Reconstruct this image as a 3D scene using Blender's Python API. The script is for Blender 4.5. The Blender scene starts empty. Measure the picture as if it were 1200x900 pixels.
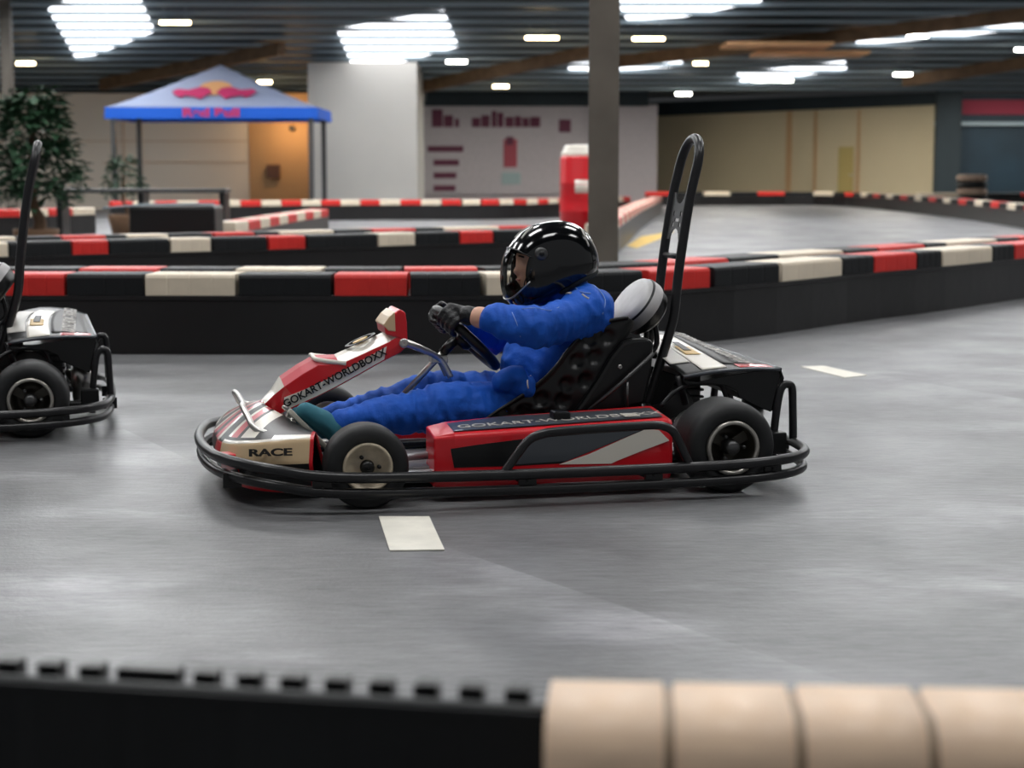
import bpy, bmesh, math, random
from mathutils import Vector as V, Matrix, noise
random.seed(7)
S = bpy.context.scene
COL = S.collection
PI = math.pi

# ---------------------------------------------------------------- camera model
F = 2000.0; HCAM = 1.0; YH = 205.0
PIT = math.atan((450 - YH) / F)
CAM = V((0, 0, HCAM))
FWD = V((0, math.cos(PIT), -math.sin(PIT))); UP = V((0, math.sin(PIT), math.cos(PIT))); RT = V((1, 0, 0))
def ray(px, py): return FWD + RT * ((px - 600) / F) + UP * ((450 - py) / F)
def G(px, py, z=0.0):                      # measured point on a level plane
    d = ray(px, py); return CAM + d * ((z - HCAM) / d.z)
def AY(px, py, Y):                         # measured point at a depth
    d = ray(px, py); return CAM + d * (Y / d.y)
def WY(px, py, Y): p = AY(px, py, Y); return p.x, p.z

# ---------------------------------------------------------------- materials
def lin(c):
    r = []
    for v in c[:3]:
        v = v / 255.0
        r.append(v / 12.92 if v <= 0.04045 else ((v + 0.055) / 1.055) ** 2.4)
    return (*r, 1.0)
MATS = {}
def mat(name, col, rough=0.5, metal=0.0, vary=0.0, vscale=8.0, bump=0.0, bscale=40.0, coat=0.0, trans=0.0, emit=None, estr=0.0, ior=1.45, spec=0.5):
    if name in MATS: return MATS[name]
    m = bpy.data.materials.new(name); m.use_nodes = True
    nt = m.node_tree; b = nt.nodes['Principled BSDF']
    c = lin(col)
    b.inputs['Base Color'].default_value = c
    b.inputs['Roughness'].default_value = rough; b.inputs['Metallic'].default_value = metal
    b.inputs['Coat Weight'].default_value = coat; b.inputs['Coat Roughness'].default_value = 0.06
    b.inputs['Transmission Weight'].default_value = trans; b.inputs['IOR'].default_value = ior
    b.inputs['Specular IOR Level'].default_value = spec
    if emit is not None:
        b.inputs['Emission Color'].default_value = lin(emit); b.inputs['Emission Strength'].default_value = estr
    tc = nt.nodes.new('ShaderNodeTexCoord')
    if vary > 0:
        n = nt.nodes.new('ShaderNodeTexNoise'); n.inputs['Scale'].default_value = vscale; n.inputs['Detail'].default_value = 5
        nt.links.new(tc.outputs['Object'], n.inputs['Vector'])
        r = nt.nodes.new('ShaderNodeValToRGB')
        r.color_ramp.elements[0].position = 0.3; r.color_ramp.elements[1].position = 0.7
        r.color_ramp.elements[0].color = tuple(x * (1 - vary) for x in c[:3]) + (1,)
        r.color_ramp.elements[1].color = tuple(min(1, x * (1 + vary)) for x in c[:3]) + (1,)
        nt.links.new(n.outputs['Fac'], r.inputs['Fac']); nt.links.new(r.outputs['Color'], b.inputs['Base Color'])
    if bump > 0:
        n2 = nt.nodes.new('ShaderNodeTexNoise'); n2.inputs['Scale'].default_value = bscale; n2.inputs['Detail'].default_value = 4
        nt.links.new(tc.outputs['Object'], n2.inputs['Vector'])
        bp = nt.nodes.new('ShaderNodeBump'); bp.inputs['Strength'].default_value = bump; bp.inputs['Distance'].default_value = 0.02
        nt.links.new(n2.outputs['Fac'], bp.inputs['Height']); nt.links.new(bp.outputs['Normal'], b.inputs['Normal'])
    MATS[name] = m
    return m

M_red = mat('red_plastic', (206, 22, 34), 0.28, coat=0.4)
M_redblk = mat('red_block', (205, 42, 36), 0.45, vary=0.12, vscale=5)
M_crmblk = mat('cream_block', (222, 208, 186), 0.45, vary=0.08, vscale=5)
M_crmnear = mat('cream_plastic', (236, 206, 176), 0.42, vary=0.05, vscale=4)
M_blkblk = mat('black_block', (22, 24, 26), 0.5, spec=0.35, vary=0.2, vscale=5)
M_belt = mat('rubber_belt', (21, 20, 21), 0.36, spec=0.6, vary=0.35, vscale=1.5, bump=0.15, bscale=6)
M_tube = mat('black_tube', (26, 26, 28), 0.33, vary=0.2, vscale=30)
M_black = mat('black_plastic', (12, 13, 14), 0.36)
M_seat = mat('seat_black', (14, 15, 16), 0.4)
M_tyre = mat('tyre_rubber', (25, 26, 27), 0.55, vary=0.15, vscale=20)
M_rimf = mat('rim_cream', (196, 182, 158), 0.4, vary=0.2, vscale=30)
M_rimd = mat('rim_dark', (70, 66, 58), 0.4, metal=0.3)
M_riml = mat('rim_lip', (176, 172, 164), 0.3, metal=0.7)
M_steel = mat('steel', (190, 188, 184), 0.28, metal=0.95)
M_dsteel = mat('dark_steel', (92, 92, 92), 0.4, metal=0.8)
M_alu = mat('floor_aluminium', (150, 152, 154), 0.4, metal=0.6)
M_white = mat('white_livery', (232, 226, 214), 0.3, coat=0.3)
M_beige = mat('beige_livery', (214, 186, 146), 0.35, coat=0.3)
M_grey = mat('grey_livery', (70, 74, 80), 0.3, coat=0.3)
M_ink = mat('black_ink', (22, 20, 20), 0.45)
M_goldink = mat('gold_ink', (196, 160, 80), 0.4)
M_silverink = mat('silver_ink', (196, 192, 186), 0.4)
M_pink = mat('pink_livery', (214, 96, 104), 0.3, coat=0.4)
M_suit = mat('blue_suit', (4, 84, 188), 0.72, vary=0.14, vscale=11, bump=0.35, bscale=24)
M_suitcuff = mat('suit_piping', (120, 150, 205), 0.7)
M_glove = mat('black_glove', (20, 21, 23), 0.42, bump=0.3, bscale=60)
M_skin = mat('skin', (222, 172, 146), 0.5)
M_hair = mat('hair', (40, 28, 22), 0.6)
M_helmet = mat('helmet_black', (8, 9, 11), 0.14, coat=0.7, spec=0.3)
M_visor = mat('visor_clear', (225, 222, 214), 0.04, trans=1.0, ior=1.12)
M_padin = mat('helmet_lining', (38, 42, 42), 0.85)
M_shoe = mat('shoe_teal', (48, 112, 128), 0.7)
M_sole = mat('shoe_sole', (158, 156, 146), 0.7)
M_headpad = mat('headrest_grey', (176, 174, 174), 0.38, vary=0.18, vscale=9)
M_eye = mat('eye_white', (230, 228, 222), 0.2)
M_iris = mat('eye_dark', (40, 30, 24), 0.2)
M_lip = mat('lip', (190, 110, 100), 0.5)
M_wood = mat('timber', (112, 88, 64), 0.7, vary=0.25, vscale=3)
M_fillbay = mat('fill_bay', (255, 255, 255), 0.5, emit=(255, 250, 240), estr=10.0)  # glow of the fill panels added in the unseen bay roof
M_roof = mat('roof_sheet', (34, 50, 58), 0.6, vary=0.2, vscale=0.6)
M_purlin = mat('purlin_paint', (140, 156, 164), 0.5)
M_fill = mat('rooflight', (255, 255, 255), 0.5, emit=(252, 252, 252), estr=10.0)  # glow of the out-of-view fill panels added to light the hall
M_skyd = mat('rooflight_dim', (255, 255, 255), 0.5, emit=(248, 250, 255), estr=2.2)  # visible rooflights, glow turned down so purlins and lit wall don't blow out
M_lamp = mat('warm_lamp', (255, 240, 215), 0.5, emit=(255, 226, 176), estr=26.0)
M_lampc = mat('cool_lamp', (255, 255, 255), 0.5, emit=(255, 250, 238), estr=30.0)
M_wallc = mat('wall_cream', (242, 230, 214), 0.8, vary=0.05, vscale=0.3)
M_wallt = mat('wall_tan', (196, 160, 120), 0.8, vary=0.06, vscale=0.4)
M_wallw = mat('wall_white', (226, 222, 214), 0.8, vary=0.05, vscale=0.4)
M_wally = mat('wall_olive', (204, 190, 158), 0.8, vary=0.1, vscale=0.2)
M_poster = mat('banner_white', (178, 172, 176), 0.7, vary=0.05)
M_purple = mat('banner_purple', (96, 44, 66), 0.7)
M_navy = mat('navy_panel', (14, 40, 54), 0.6, vary=0.2, vscale=1)
M_dteal = mat('fascia_dark', (32, 44, 50), 0.7, vary=0.2, vscale=0.7)
M_col = mat('column_steel', (92, 86, 78), 0.55, vary=0.15, vscale=3)
M_tentg = mat('canopy_blue_grey', (158, 170, 200), 0.7)
M_tentb = mat('canopy_blue', (20, 96, 210), 0.7)
M_tentr = mat('logo_red', (196, 56, 110), 0.7)
M_tenty = mat('logo_yellow', (224, 170, 120), 0.7)
M_leaf = mat('leaf', (42, 74, 50), 0.6, vary=0.3, vscale=4)
M_trunk = mat('trunk', (96, 74, 56), 0.8)
M_drum = mat('drum_red', (206, 28, 38), 0.3, coat=0.3)
M_lblue = mat('white_line', (226, 222, 210), 0.6, vary=0.1, vscale=10)
M_yell = mat('yellow_line', (214, 176, 70), 0.6, vary=0.1)

# ---------------------------------------------------------------- mesh helpers
class MB:
    def __init__(s): s.v = []; s.f = []; s.m = []; s.sm = []
    def add(s, verts, faces, mi=0, smooth=False, mis=None):
        o = len(s.v); s.v += [V(p) for p in verts]
        for i, f in enumerate(faces):
            s.f.append([o + k for k in f]); s.m.append(mis[i] if mis else mi); s.sm.append(smooth)
        return s
    def box(s, lo, hi, mi=0, mtx=None):
        x0, y0, z0 = lo; x1, y1, z1 = hi
        p = [V(q) for q in ((x0,y0,z0),(x1,y0,z0),(x1,y1,z0),(x0,y1,z0),(x0,y0,z1),(x1,y0,z1),(x1,y1,z1),(x0,y1,z1))]
        if mtx: p = [mtx @ q for q in p]
        return s.add(p, [(0,3,2,1),(4,5,6,7),(0,1,5,4),(1,2,6,5),(2,3,7,6),(3,0,4,7)], mi)
    def tube(s, pts, r, n=12, mi=0, closed=False, cap=True):
        pts = [V(p) for p in pts]; k = len(pts)
        rs = r if isinstance(r, (list, tuple)) else [r] * k
        T = []
        for i in range(k):
            a = pts[(i - 1) % k] if closed or i > 0 else pts[i]
            b = pts[(i + 1) % k] if closed or i < k - 1 else pts[i]
            T.append((b - a).normalized())
        nrm = T[0].orthogonal().normalized(); vs = []
        for i in range(k):
            nrm = (nrm - T[i] * nrm.dot(T[i])).normalized(); bn = T[i].cross(nrm)
            for j in range(n):
                a = 2 * PI * j / n
                vs.append(pts[i] + (nrm * math.cos(a) + bn * math.sin(a)) * rs[i])
        fs = []
        for i in range(k if closed else k - 1):
            i2 = (i + 1) % k
            for j in range(n):
                fs.append((i*n+j, i*n+(j+1)%n, i2*n+(j+1)%n, i2*n+j))
        if closed:                                   # re-align the seam
            pass
        s.add(vs, fs, mi, True)
        if cap and not closed:
            s.add(vs[:n], [tuple(range(n))[::-1]], mi); s.add(vs[-n:], [tuple(range(n))], mi)
        return s
    def lathe(s, prof, c, axis, n=40, mi=0, mis=None):
        axis = V(axis).normalized(); a = axis.orthogonal().normalized(); b = axis.cross(a); c = V(c)
        vs = []
        for (d, r) in prof:
            for j in range(n):
                t = 2 * PI * j / n
                vs.append(c + axis * d + (a * math.cos(t) + b * math.sin(t)) * r)
        fs = []; ms = []
        for i in range(len(prof) - 1):
            for j in range(n):
                fs.append((i*n+j, i*n+(j+1)%n, (i+1)*n+(j+1)%n, (i+1)*n+j)); ms.append(mis[i] if mis else mi)
        return s.add(vs, fs, 0, True, ms)
    def grid(s, rows, mi=0, smooth=True, mf=None):
        n = len(rows[0]); vs = [p for r in rows for p in r]; fs = []; ms = []
        for i in range(len(rows) - 1):
            for j in range(n - 1):
                fs.append((i*n+j, i*n+j+1, (i+1)*n+j+1, (i+1)*n+j)); ms.append(mf(i, j) if mf else mi)
        return s.add(vs, fs, 0, smooth, ms)
    def prism(s, poly, off, mi=0):
        """a closed outline of 3-d points and a second one moved by off (a vector or one per point)"""
        n = len(poly); a = [V(p) for p in poly]
        b = [p + (V(off[i]) if isinstance(off, list) else V(off)) for i, p in enumerate(a)]
        s.add(a + b, [tuple(range(n))[::-1], tuple(range(n, 2*n))] + [(i, (i+1)%n, n+(i+1)%n, n+i) for i in range(n)], mi)
        return s
    def sphere(s, c, r, mi=0, n=16, k=10, sc=(1,1,1)):
        c = V(c); rows = []
        for i in range(k + 1):
            t = PI * i / k
            rows.append([c + V((math.sin(t)*math.cos(2*PI*j/n)*r*sc[0], math.sin(t)*math.sin(2*PI*j/n)*r*sc[1], math.cos(t)*r*sc[2])) for j in range(n + 1)])
        return s.grid(rows, mi, True)
    def build(s, name, mats, parent=None, bevel=0.0, solid=0.0, sub=0, loc=None, flat=None):
        me = bpy.data.meshes.new(name)
        me.from_pydata([tuple(p) for p in s.v], [], s.f)
        if not isinstance(mats, (list, tuple)): mats = [mats]
        for m in mats: me.materials.append(m)
        for i, p in enumerate(me.polygons):
            p.material_index = min(s.m[i], len(mats) - 1); p.use_smooth = s.sm[i]
        bm = bmesh.new(); bm.from_mesh(me)
        bmesh.ops.remove_doubles(bm, verts=bm.verts, dist=1e-5)
        bmesh.ops.recalc_face_normals(bm, faces=bm.faces)
        bm.to_mesh(me); bm.free()
        o = bpy.data.objects.new(name, me); COL.objects.link(o)
        if parent: o.parent = parent
        if loc: o.location = loc
        if solid:
            md = o.modifiers.new('s', 'SOLIDIFY'); md.thickness = solid; md.offset = 0
        if bevel:
            md = o.modifiers.new('b', 'BEVEL'); md.width = bevel; md.segments = 2; md.limit_method = 'ANGLE'; md.angle_limit = 0.6
        if sub:
            md = o.modifiers.new('u', 'SUBSURF'); md.levels = sub; md.render_levels = sub
        return o

def tag(o, label=None, cat=None, group=None, kind=None):
    if label: o['label'] = label
    if cat: o['category'] = cat
    if group: o['group'] = group
    if kind: o['kind'] = kind
    return o
def empty(name, loc=(0,0,0), rz=0.0, label=None, cat=None, group=None):
    o = bpy.data.objects.new(name, None); COL.objects.link(o); o.location = loc; o.rotation_euler = (0, 0, rz); o.empty_display_size = 0.1
    return tag(o, label, cat, group)
def copy_tree(o, parent=None):
    c = o.copy(); COL.objects.link(c)
    if parent: c.parent = parent
    for ch in list(o.children): copy_tree(ch, c)
    return c
def crv(pts, n=8, closed=False):
    """Catmull-Rom through the points"""
    p = [V(q) for q in pts]; k = len(p); out = []
    for i in range(k if closed else k - 1):
        if closed: a, b, c, d = p[(i-1)%k], p[i], p[(i+1)%k], p[(i+2)%k]
        else: a, b, c, d = p[max(i-1,0)], p[i], p[i+1], p[min(i+2,k-1)]
        for j in range(n):
            t = j / n
            out.append(0.5 * ((2*b) + (c-a)*t + (2*a-5*b+4*c-d)*t*t + (3*b-a-3*c+d)*t**3))
    if not closed: out.append(p[-1])
    return out
def text_mesh(name, txt, size, m, parent, origin, xdir, ydir, extrude=0.001, align='CENTER', xs=1.0, bold=0.0):
    cu = bpy.data.curves.new(name, 'FONT'); cu.body = txt; cu.size = size; cu.extrude = extrude; cu.align_x = align; cu.align_y = 'CENTER'; cu.offset = bold
    to = bpy.data.objects.new(name, cu); COL.objects.link(to)
    dg = bpy.context.evaluated_depsgraph_get()
    me = bpy.data.meshes.new_from_object(to.evaluated_get(dg)); bpy.data.objects.remove(to)
    x = V(xdir).normalized(); y = V(ydir); y = (y - x * y.dot(x)).normalized(); z = x.cross(y); o3 = V(origin)
    for v in me.vertices:
        c = v.co.copy(); v.co = o3 + x * c.x * xs + y * c.y + z * c.z
    me.materials.clear(); me.materials.append(m)
    o = bpy.data.objects.new(name, me); COL.objects.link(o)
    if parent: o.parent = parent
    return o
def capsules(mb, chain):
    """chain of (point, radius): spheres joined by cones"""
    for (p, r) in chain: mb.sphere(p, r, n=14, k=9)
    for (p, r), (q, s2) in zip(chain[:-1], chain[1:]):
        if (V(q) - V(p)).length > 1e-4: mb.tube([p, q], [r, s2], n=14)
def blob(name, chains, m, parent, voxel=0.008, smooth=6, wrinkle=None, extra=None):
    mb = MB()
    for c in chains: capsules(mb, c)
    if extra: extra(mb)
    o = mb.build(name + '_raw', m)
    md = o.modifiers.new('r', 'REMESH'); md.mode = 'VOXEL'; md.voxel_size = voxel
    if smooth:
        md = o.modifiers.new('s', 'SMOOTH'); md.iterations = smooth; md.factor = 0.5
    dg = bpy.context.evaluated_depsgraph_get(); dg.update()
    me = bpy.data.meshes.new_from_object(o.evaluated_get(dg)); bpy.data.objects.remove(o)
    me.name = name
    if wrinkle:
        nr = [v.normal.copy() for v in me.vertices]
        for v, nn in zip(me.vertices, nr): v.co += nn * wrinkle(v.co)
    for p in me.polygons: p.use_smooth = True
    me.materials.clear(); me.materials.append(m)
    o = bpy.data.objects.new(name, me); COL.objects.link(o)
    if parent: o.parent = parent
    return o

# ---------------------------------------------------------------- kart frame
A0 = G(430, 598); B0 = G(858, 579)
YAW = math.atan2(B0.y - A0.y, B0.x - A0.x)
EX = V((math.cos(YAW), math.sin(YAW), 0)); EY = V((-math.sin(YAW), math.cos(YAW), 0))
KO = (A0 + B0) / 2 + EY * 0.55
def K(px, py, v):                           # measured point of the kart on its lengthwise plane y = v
    d = ray(px, py); t = ((KO - CAM).dot(EY) + v) / d.dot(EY); P = CAM + d * t - KO
    return V((P.dot(EX), v, P.z))
def Kp(lst, v): return [K(x, y, v) for x, y in lst]

kart = empty('go_kart', KO, YAW, 'red and black rental go-kart being driven across the middle of the hall', 'go-kart', 'rental go-karts on the track')
P = kart

# wheels
def wheel(x, y, z, R, w, side, front):
    """side -1: outer face toward -y"""
    t = MB()
    h = w / 2
    prof = [(-h*0.86, R*0.58), (-h, R*0.70), (-h*0.99, R*0.80), (-h*0.90, R*0.92), (-h*0.72, R*0.985), (-h*0.5, R), (h*0.5, R), (h*0.72, R*0.985), (h*0.9, R*0.92), (h*0.99, R*0.8), (h, R*0.7), (h*0.86, R*0.58)]
    t.lathe(prof, (0, 0, 0), (0, 1, 0), 56)
    o = t.build('wheel', M_tyre, P, loc=(x, y, z))
    r = MB(); q = R * 0.6; s = side
    if front:
        r.lathe([(s*h*0.86, q), (s*h*0.98, q*0.97), (s*h*0.98, q*0.88), (s*h*0.75, q*0.80), (s*h*0.62, q*0.5), (s*h*0.62, q*0.28), (s*h*0.8, q*0.25), (s*h*0.8, 0.001)], (0,0,0), (0,1,0), 40)
        r.lathe([(-s*h*0.86, q), (-s*h*0.9, q*0.93), (-s*h*0.2, q*0.8), (-s*h*0.1, 0.001)], (0,0,0), (0,1,0), 40)
        rim = r.build('rim', M_rimf, o)
    else:
        r.lathe([(s*h*0.86, q), (s*h*1.0, q*0.98), (s*h*1.0, q*0.86), (s*h*0.9, q*0.84)], (0,0,0), (0,1,0), 40, 0)
        r.lathe([(s*h*0.9, q*0.84), (s*h*0.1, q*0.74), (s*h*0.1, q*0.3), (s*h*0.5, q*0.28), (s*h*0.5, 0.001)], (0,0,0), (0,1,0), 40, 1)
        for k in range(3):
            a = 2*PI*k/3 + 0.5
            d = V((math.cos(a), 0, math.sin(a))); e = V((-math.sin(a), 0, math.cos(a)))
            c = V((0, s*h*0.35, 0))
            r.prism([c + d*q*0.2 + e*q*0.16, c + d*q*0.8 + e*q*0.2, c + d*q*0.8 - e*q*0.2, c + d*q*0.2 - e*q*0.16], (0, s*0.012, 0), 1)
        r.lathe([(-s*h*0.86, q), (-s*h*0.2, q*0.8), (-s*h*0.1, 0.001)], (0,0,0), (0,1,0), 40, 1)
        rim = r.build('rim', [M_riml, M_rimd], o)
    hb = MB(); hb.lathe([(s*h*0.55, q*0.3), (s*h*0.95, q*0.26), (s*h*1.02, q*0.16), (s*h*1.02, 0.001)], (0,0,0), (0,1,0), 20)
    for k in range(3):
        a = 2*PI*k/3
        hb.lathe([(s*h*0.55, 0.006), (s*h*0.85, 0.006), (s*h*0.85, 0.0005)], (math.cos(a)*q*0.46, 0, math.sin(a)*q*0.46), (0,1,0), 8)
    hb.build('hub', M_dsteel if not front else M_black, o)
    return o
for s in (-1, 1):
    wheel(-0.575, s*(0.55-0.063), 0.128, 0.128, 0.126, s, True)
    wheel(0.584, s*(0.55-0.10), 0.146, 0.146, 0.20, s, False)

# bumper rails: two closed rings of tube round the whole kart
def rail(name, zoff, inset, r):
    half = [(-1.045, 0, .145), (-1.03, -.22, .145), (-.985, -.40, .145), (-.86, -.55, .135), (-.66, -.605, .112), (-.2, -.62, .104), (.2, -.62, .103), (.52, -.615, .105), (.72, -.59, .11), (.84, -.50, .114), (.882, -.34, .118), (.893, 0, .118)]
    pts = [(x * (1 - inset*0.9), y * (1 - inset), z + zoff) for x, y, z in half]
    pts += [(x, -y, z) for x, y, z in pts[-2:0:-1]]
    ring = crv(pts, 6, True)
    mb = MB(); mb.tube(ring, r, 12, 0, True)
    return mb.build(name, M_tube, P)
ru = rail('bumper_rail', 0.0, 0.0, 0.0165)
rl = rail('bumper_rail', -0.048, 0.006, 0.0155)
for (x, y) in ((-.97, -.415), (-.72, -.59), (-.1, -.612), (.3, -.612), (.70, -.585), (-.97, .415), (-.72, .59), (-.1, .612), (.3, .612), (.70, .585), (.883, -.2), (.883, .2)):
    mb = MB(); mb.box((x-.028, y-.008, .062), (x+.028, y+.008, .106)); mb.lathe([(-.014, .001), (-.014, .006), (0, .006)], (x, y, .083), (0, 1, 0), 10)
    mb.build('rail_bracket', M_black, P, bevel=0.002)
for s in (-1, 1):
    mb = MB(); a = [(-.175, .104), (-.13, .165), (-.098, .203), (-.06, .222), (0, .230), (.15, .235), (.29, .238), (.335, .232), (.365, .212), (.395, .155), (.418, .104)]
    mb.tube(crv([(x, s*.612, z) for x, z in a], 5), 0.0135, 12); mb.build('side_hoop', M_tube, P)
    for vv in (.30,):
        mb = MB(); a = [(.812, .06), (.818, .16), (.832, .27), (.845, .305), (.862, .312), (.878, .30), (.882, .24), (.886, .118)]
        mb.tube(crv([(x, s*vv, z) for x, z in a], 5), 0.0135, 12); mb.build('rear_hoop', M_tube, P)

# chassis
mb = MB()
for s in (-1, 1):
    mb.tube(crv([(-.90, s*.16, .075), (-.80, s*.2, .07), (-.6, s*.27, .065), (-.2, s*.30, .06), (.3, s*.27, .065), (.6, s*.25, .09), (.81, s*.28, .09)], 5), .016, 10)
    mb.tube([(-.575, s*.27, .07), (-.575, s*.42, .128)], .015, 8)
    mb.tube([(-.1, s*.30, .06), (-.1, s*.60, .075)], .012, 8); mb.tube([(.3, s*.28, .06), (.3, s*.60, .075)], .012, 8)
    mb.tube([(-.88, s*.16, .075), (-.98, s*.40, .10)], .012, 8)
for x in (-.88, -.575, -.15, .3, .62, .81): mb.tube([(x, -.28 if x > -.8 else -.16, .07), (x, .28 if x > -.8 else .16, .07)], .014, 10)
mb.build('chassis_frame', M_tube, P)
mb = MB(); mb.box((-.84, -.33, .040), (.08, .33, .046)); mb.box((-.84, -.335, .046), (.08, -.325, .075)); mb.box((-.84, .325, .046), (.08, .335, .075)); mb.build('floor_pan', M_alu, P, bevel=.002)
mb = MB(); mb.tube([(.584, -.46, .146), (.584, .46, .146)], .02, 14); mb.lathe([(-.006, .03), (-.006, .085), (.006, .085), (.006, .03)], (.584, .2, .146), (0, 1, 0), 30); mb.build('rear_axle', M_steel, P)
mb = MB(); mb.lathe([(-.006, .03), (-.006, .075), (.006, .075), (.006, .03)], (.584, -.16, .146), (0, 1, 0), 30); mb.build('brake_disc', M_steel, P)
mb = MB()
for s in (-1, 1): mb.tube([(-.54, s*.42, .13), (-.45, s*.05, .12)], .008, 8)
mb.build('tie_rod', M_steel, P)
# tray beside the pedals that shows between front wheel and pod
mb = MB(); mb.box((-.50, -.40, .075), (-.33, -.32, .10)); mb.tube([(-.52, -.41, .13), (-.33, -.36, .13)], .013, 10); mb.tube([(-.52, -.44, .085), (-.33, -.44, .085)], .015, 10); mb.build('side_step', M_alu, P, bevel=.004)

# nose fairing: lofted from tip to tip round the front
st = [((-.735, -.495), .215, .140, (-.70, -.30, .195)), ((-.84, -.475), .206, .138, (-.75, -.24, .22)), ((-.93, -.39), .188, .135, (-.80, -.16, .245)), ((-.985, -.22), .166, .13, (-.835, -.09, .26)), ((-1.0, 0), .160, .13, (-.845, 0, .265))]
st = st + [((a[0], -a[1]), zt, zm, (c[0], -c[1], c[2])) for (a, zt, zm, c) in st[-2::-1]]
lo = crv([(a[0]*.985, a[1]*.97, .05) for a, zt, zm, c in st], 12); mi_ = crv([(a[0], a[1], zm) for a, zt, zm, c in st], 12)
to = crv([(a[0]*.992, a[1]*.98, zt) for a, zt, zm, c in st], 12); inn = crv([c for a, zt, zm, c in st], 12)
def seg(a, b, n, bul=0): return [a.lerp(b, i/n) + V((0, 0, bul*math.sin(PI*i/n))) for i in range(n)]
rows = []
for a, b, c, d in zip(lo, mi_, to, inn):
    rows.append(seg(a, b, 6) + seg(b, c, 6) + seg(c, d, 16, .012) + [d, V((d.x + .03, d.y, .07))])
NS = len(rows) - 1
def nose_mat(i, j):
    u = min(i, NS - i) / (NS / 2)            # 0 at the tips, 1 at the centre
    if u < 0.04: return 1
    if j < 6: return 1 if (0.55 < u < .8 and j in (2, 3)) else (1 if j < 1 else 0)
    if j < 12: return 2 if u < 0.78 else (1 if u < .9 else 0)
    k = j - 12
    if k < 1 and u < .78: return 3
    if u < .30: return 0 if k > 2 else 3
    if k < 2 and u < .78: return 0
    for lim, mm in ((.44, 0), (.50, 3), (.60, 3), (.64, 0), (.72, 5), (.76, 3), (.86, 0), (.90, 3), (.96, 5)):
        if u < lim: return mm
    return 0
nose = MB().grid(rows, 0, True, nose_mat).build('nose_fairing', [M_black, M_red, M_beige, M_white, M_grey, M_pink], P, solid=.006)
# dark lettering on the beige flank
pt = (rows[6][9] + rows[14][9] * 2 + rows[20][9]) / 4
xd = (rows[8][9] - rows[22][9]).normalized(); yd = (rows[14][11] - rows[14][6]).normalized(); nn = xd.cross(yd).normalized()
text_mesh('flank_lettering', 'RACE', .030, M_ink, nose, rows[14][9] + nn * .012, xd, yd, .002, xs=2.0, bold=.001)
mb = MB(); c = rows[30][7]; mb.box((c.x-.035, c.y-.03, c.z-.02), (c.x+.01, c.y+.03, c.z+.012)); mb.build('fairing_clip', M_red, nose, bevel=.005)
mb = MB(); b0 = [K(352, 515, -.40), K(322, 510, -.36), K(299, 502, -.31), K(291, 489, -.25), K(284, 476, -.18)]; mb.tube(crv(b0 + [V((b0[-1].x + .006, -.11, b0[-1].z)), V((b0[-1].x + .006, .11, b0[-1].z))] + [V((q.x, -q.y, q.z)) for q in b0[::-1]], 5), .0095, 10); mb.build('nose_support_bar', M_steel, P)

# steering fairing (number panel): near wall measured on its lengthwise plane
VN = -.085
up = [(300,488),(311,475),(322,463),(333,453),(355,438),(373,428),(398,427),(427,414),(455,401),(466,394)]
lw = [(305,499),(318,493),(333,484),(355,474),(380,461),(393,455),(420,440),(450,423),(470,413),(478,404)]
ou = Kp(up, VN); ol = Kp(lw, VN)
wmin = .035
def wid(i): return wmin + (-VN - wmin) * min(1, i / 3)       # narrower toward the foot
rows = []
for i, (a, b) in enumerate(zip(ou, ol)):
    w = wid(i); c = 0.006 if i < 3 else .018
    rows.append([V((b.x, -w, b.z)), V((b.x, -w - .002, b.z)).lerp(V((a.x, -w - .002, a.z)), .5), V((a.x, -w, a.z)), V((a.x - .3*c, -w*.5, a.z + c)), V((a.x - .4*c, 0, a.z + c*1.35)), V((a.x - .3*c, w*.5, a.z + c)), V((a.x, w, a.z)), V((b.x, w, b.z)), V((b.x, 0, b.z)), V((b.x, -w, b.z))])
def nas_mat(i, j):
    if 2 <= j <= 5: return 1 if i >= 6 else (2 if i >= 3 else (1 if i >= 1 else 0))
    return 0
mbn = MB().grid(rows, 0, False, nas_mat)
mbn.add(rows[0][:-1], [tuple(range(9))]); mbn.add(rows[-1][:-1], [tuple(range(9))])
nas = mbn.build('number_panel', [M_red, M_white, M_pink, M_ink], P, bevel=.003)
def lerp_px(f, a, b): return [(x0 + (x1-x0)*f, y0 + (y1-y0)*f) for (x0, y0), (x1, y1) in zip(a, b)]
# white lettering band on the near wall (and its twin on the far wall)
bt = [(333,466),(355,457),(367,452),(390,441),(417,426),(453,406)]; bb = [(333,481),(355,471),(371,464),(393,453),(420,438),(450,421)]
for s in (-1, 1):
    mb = MB(); poly = Kp(bt, VN) + Kp(bb, VN)[::-1]
    poly = [V((p.x, s*(.0885), p.z)) for p in poly]
    n2 = len(bt)
    wt = [.0895 for q in bt]; wb2 = [.0895 for q in bb]
    w2 = wt + wb2[::-1]
    for p, w in zip(poly, w2): p.y = s * w
    mb.prism(poly, (0, -s*.008, 0)); band = mb.build('lettering_band', M_white, nas)
    a = K(336, 472, VN); b = K(448, 413, VN); d = (b - a)
    if s < 0:
        text_mesh('lettering', 'GOKART-WORLDBOXX', .034, M_ink, band, (a + b)/2 + V((0, -.0055, -.001)), (d.x, 0, d.z), (-d.z, 0, d.x), .0025, xs=1.0, bold=.0006)
    else:
        text_mesh('lettering', 'GOKART-WORLDBOXX', .034, M_ink, band, V(((a.x+b.x)/2, .0905, (a.z+b.z)/2)), (-d.x, 0, -d.z), (-d.z, 0, d.x), .0025, xs=1.0, bold=.0006)
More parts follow.
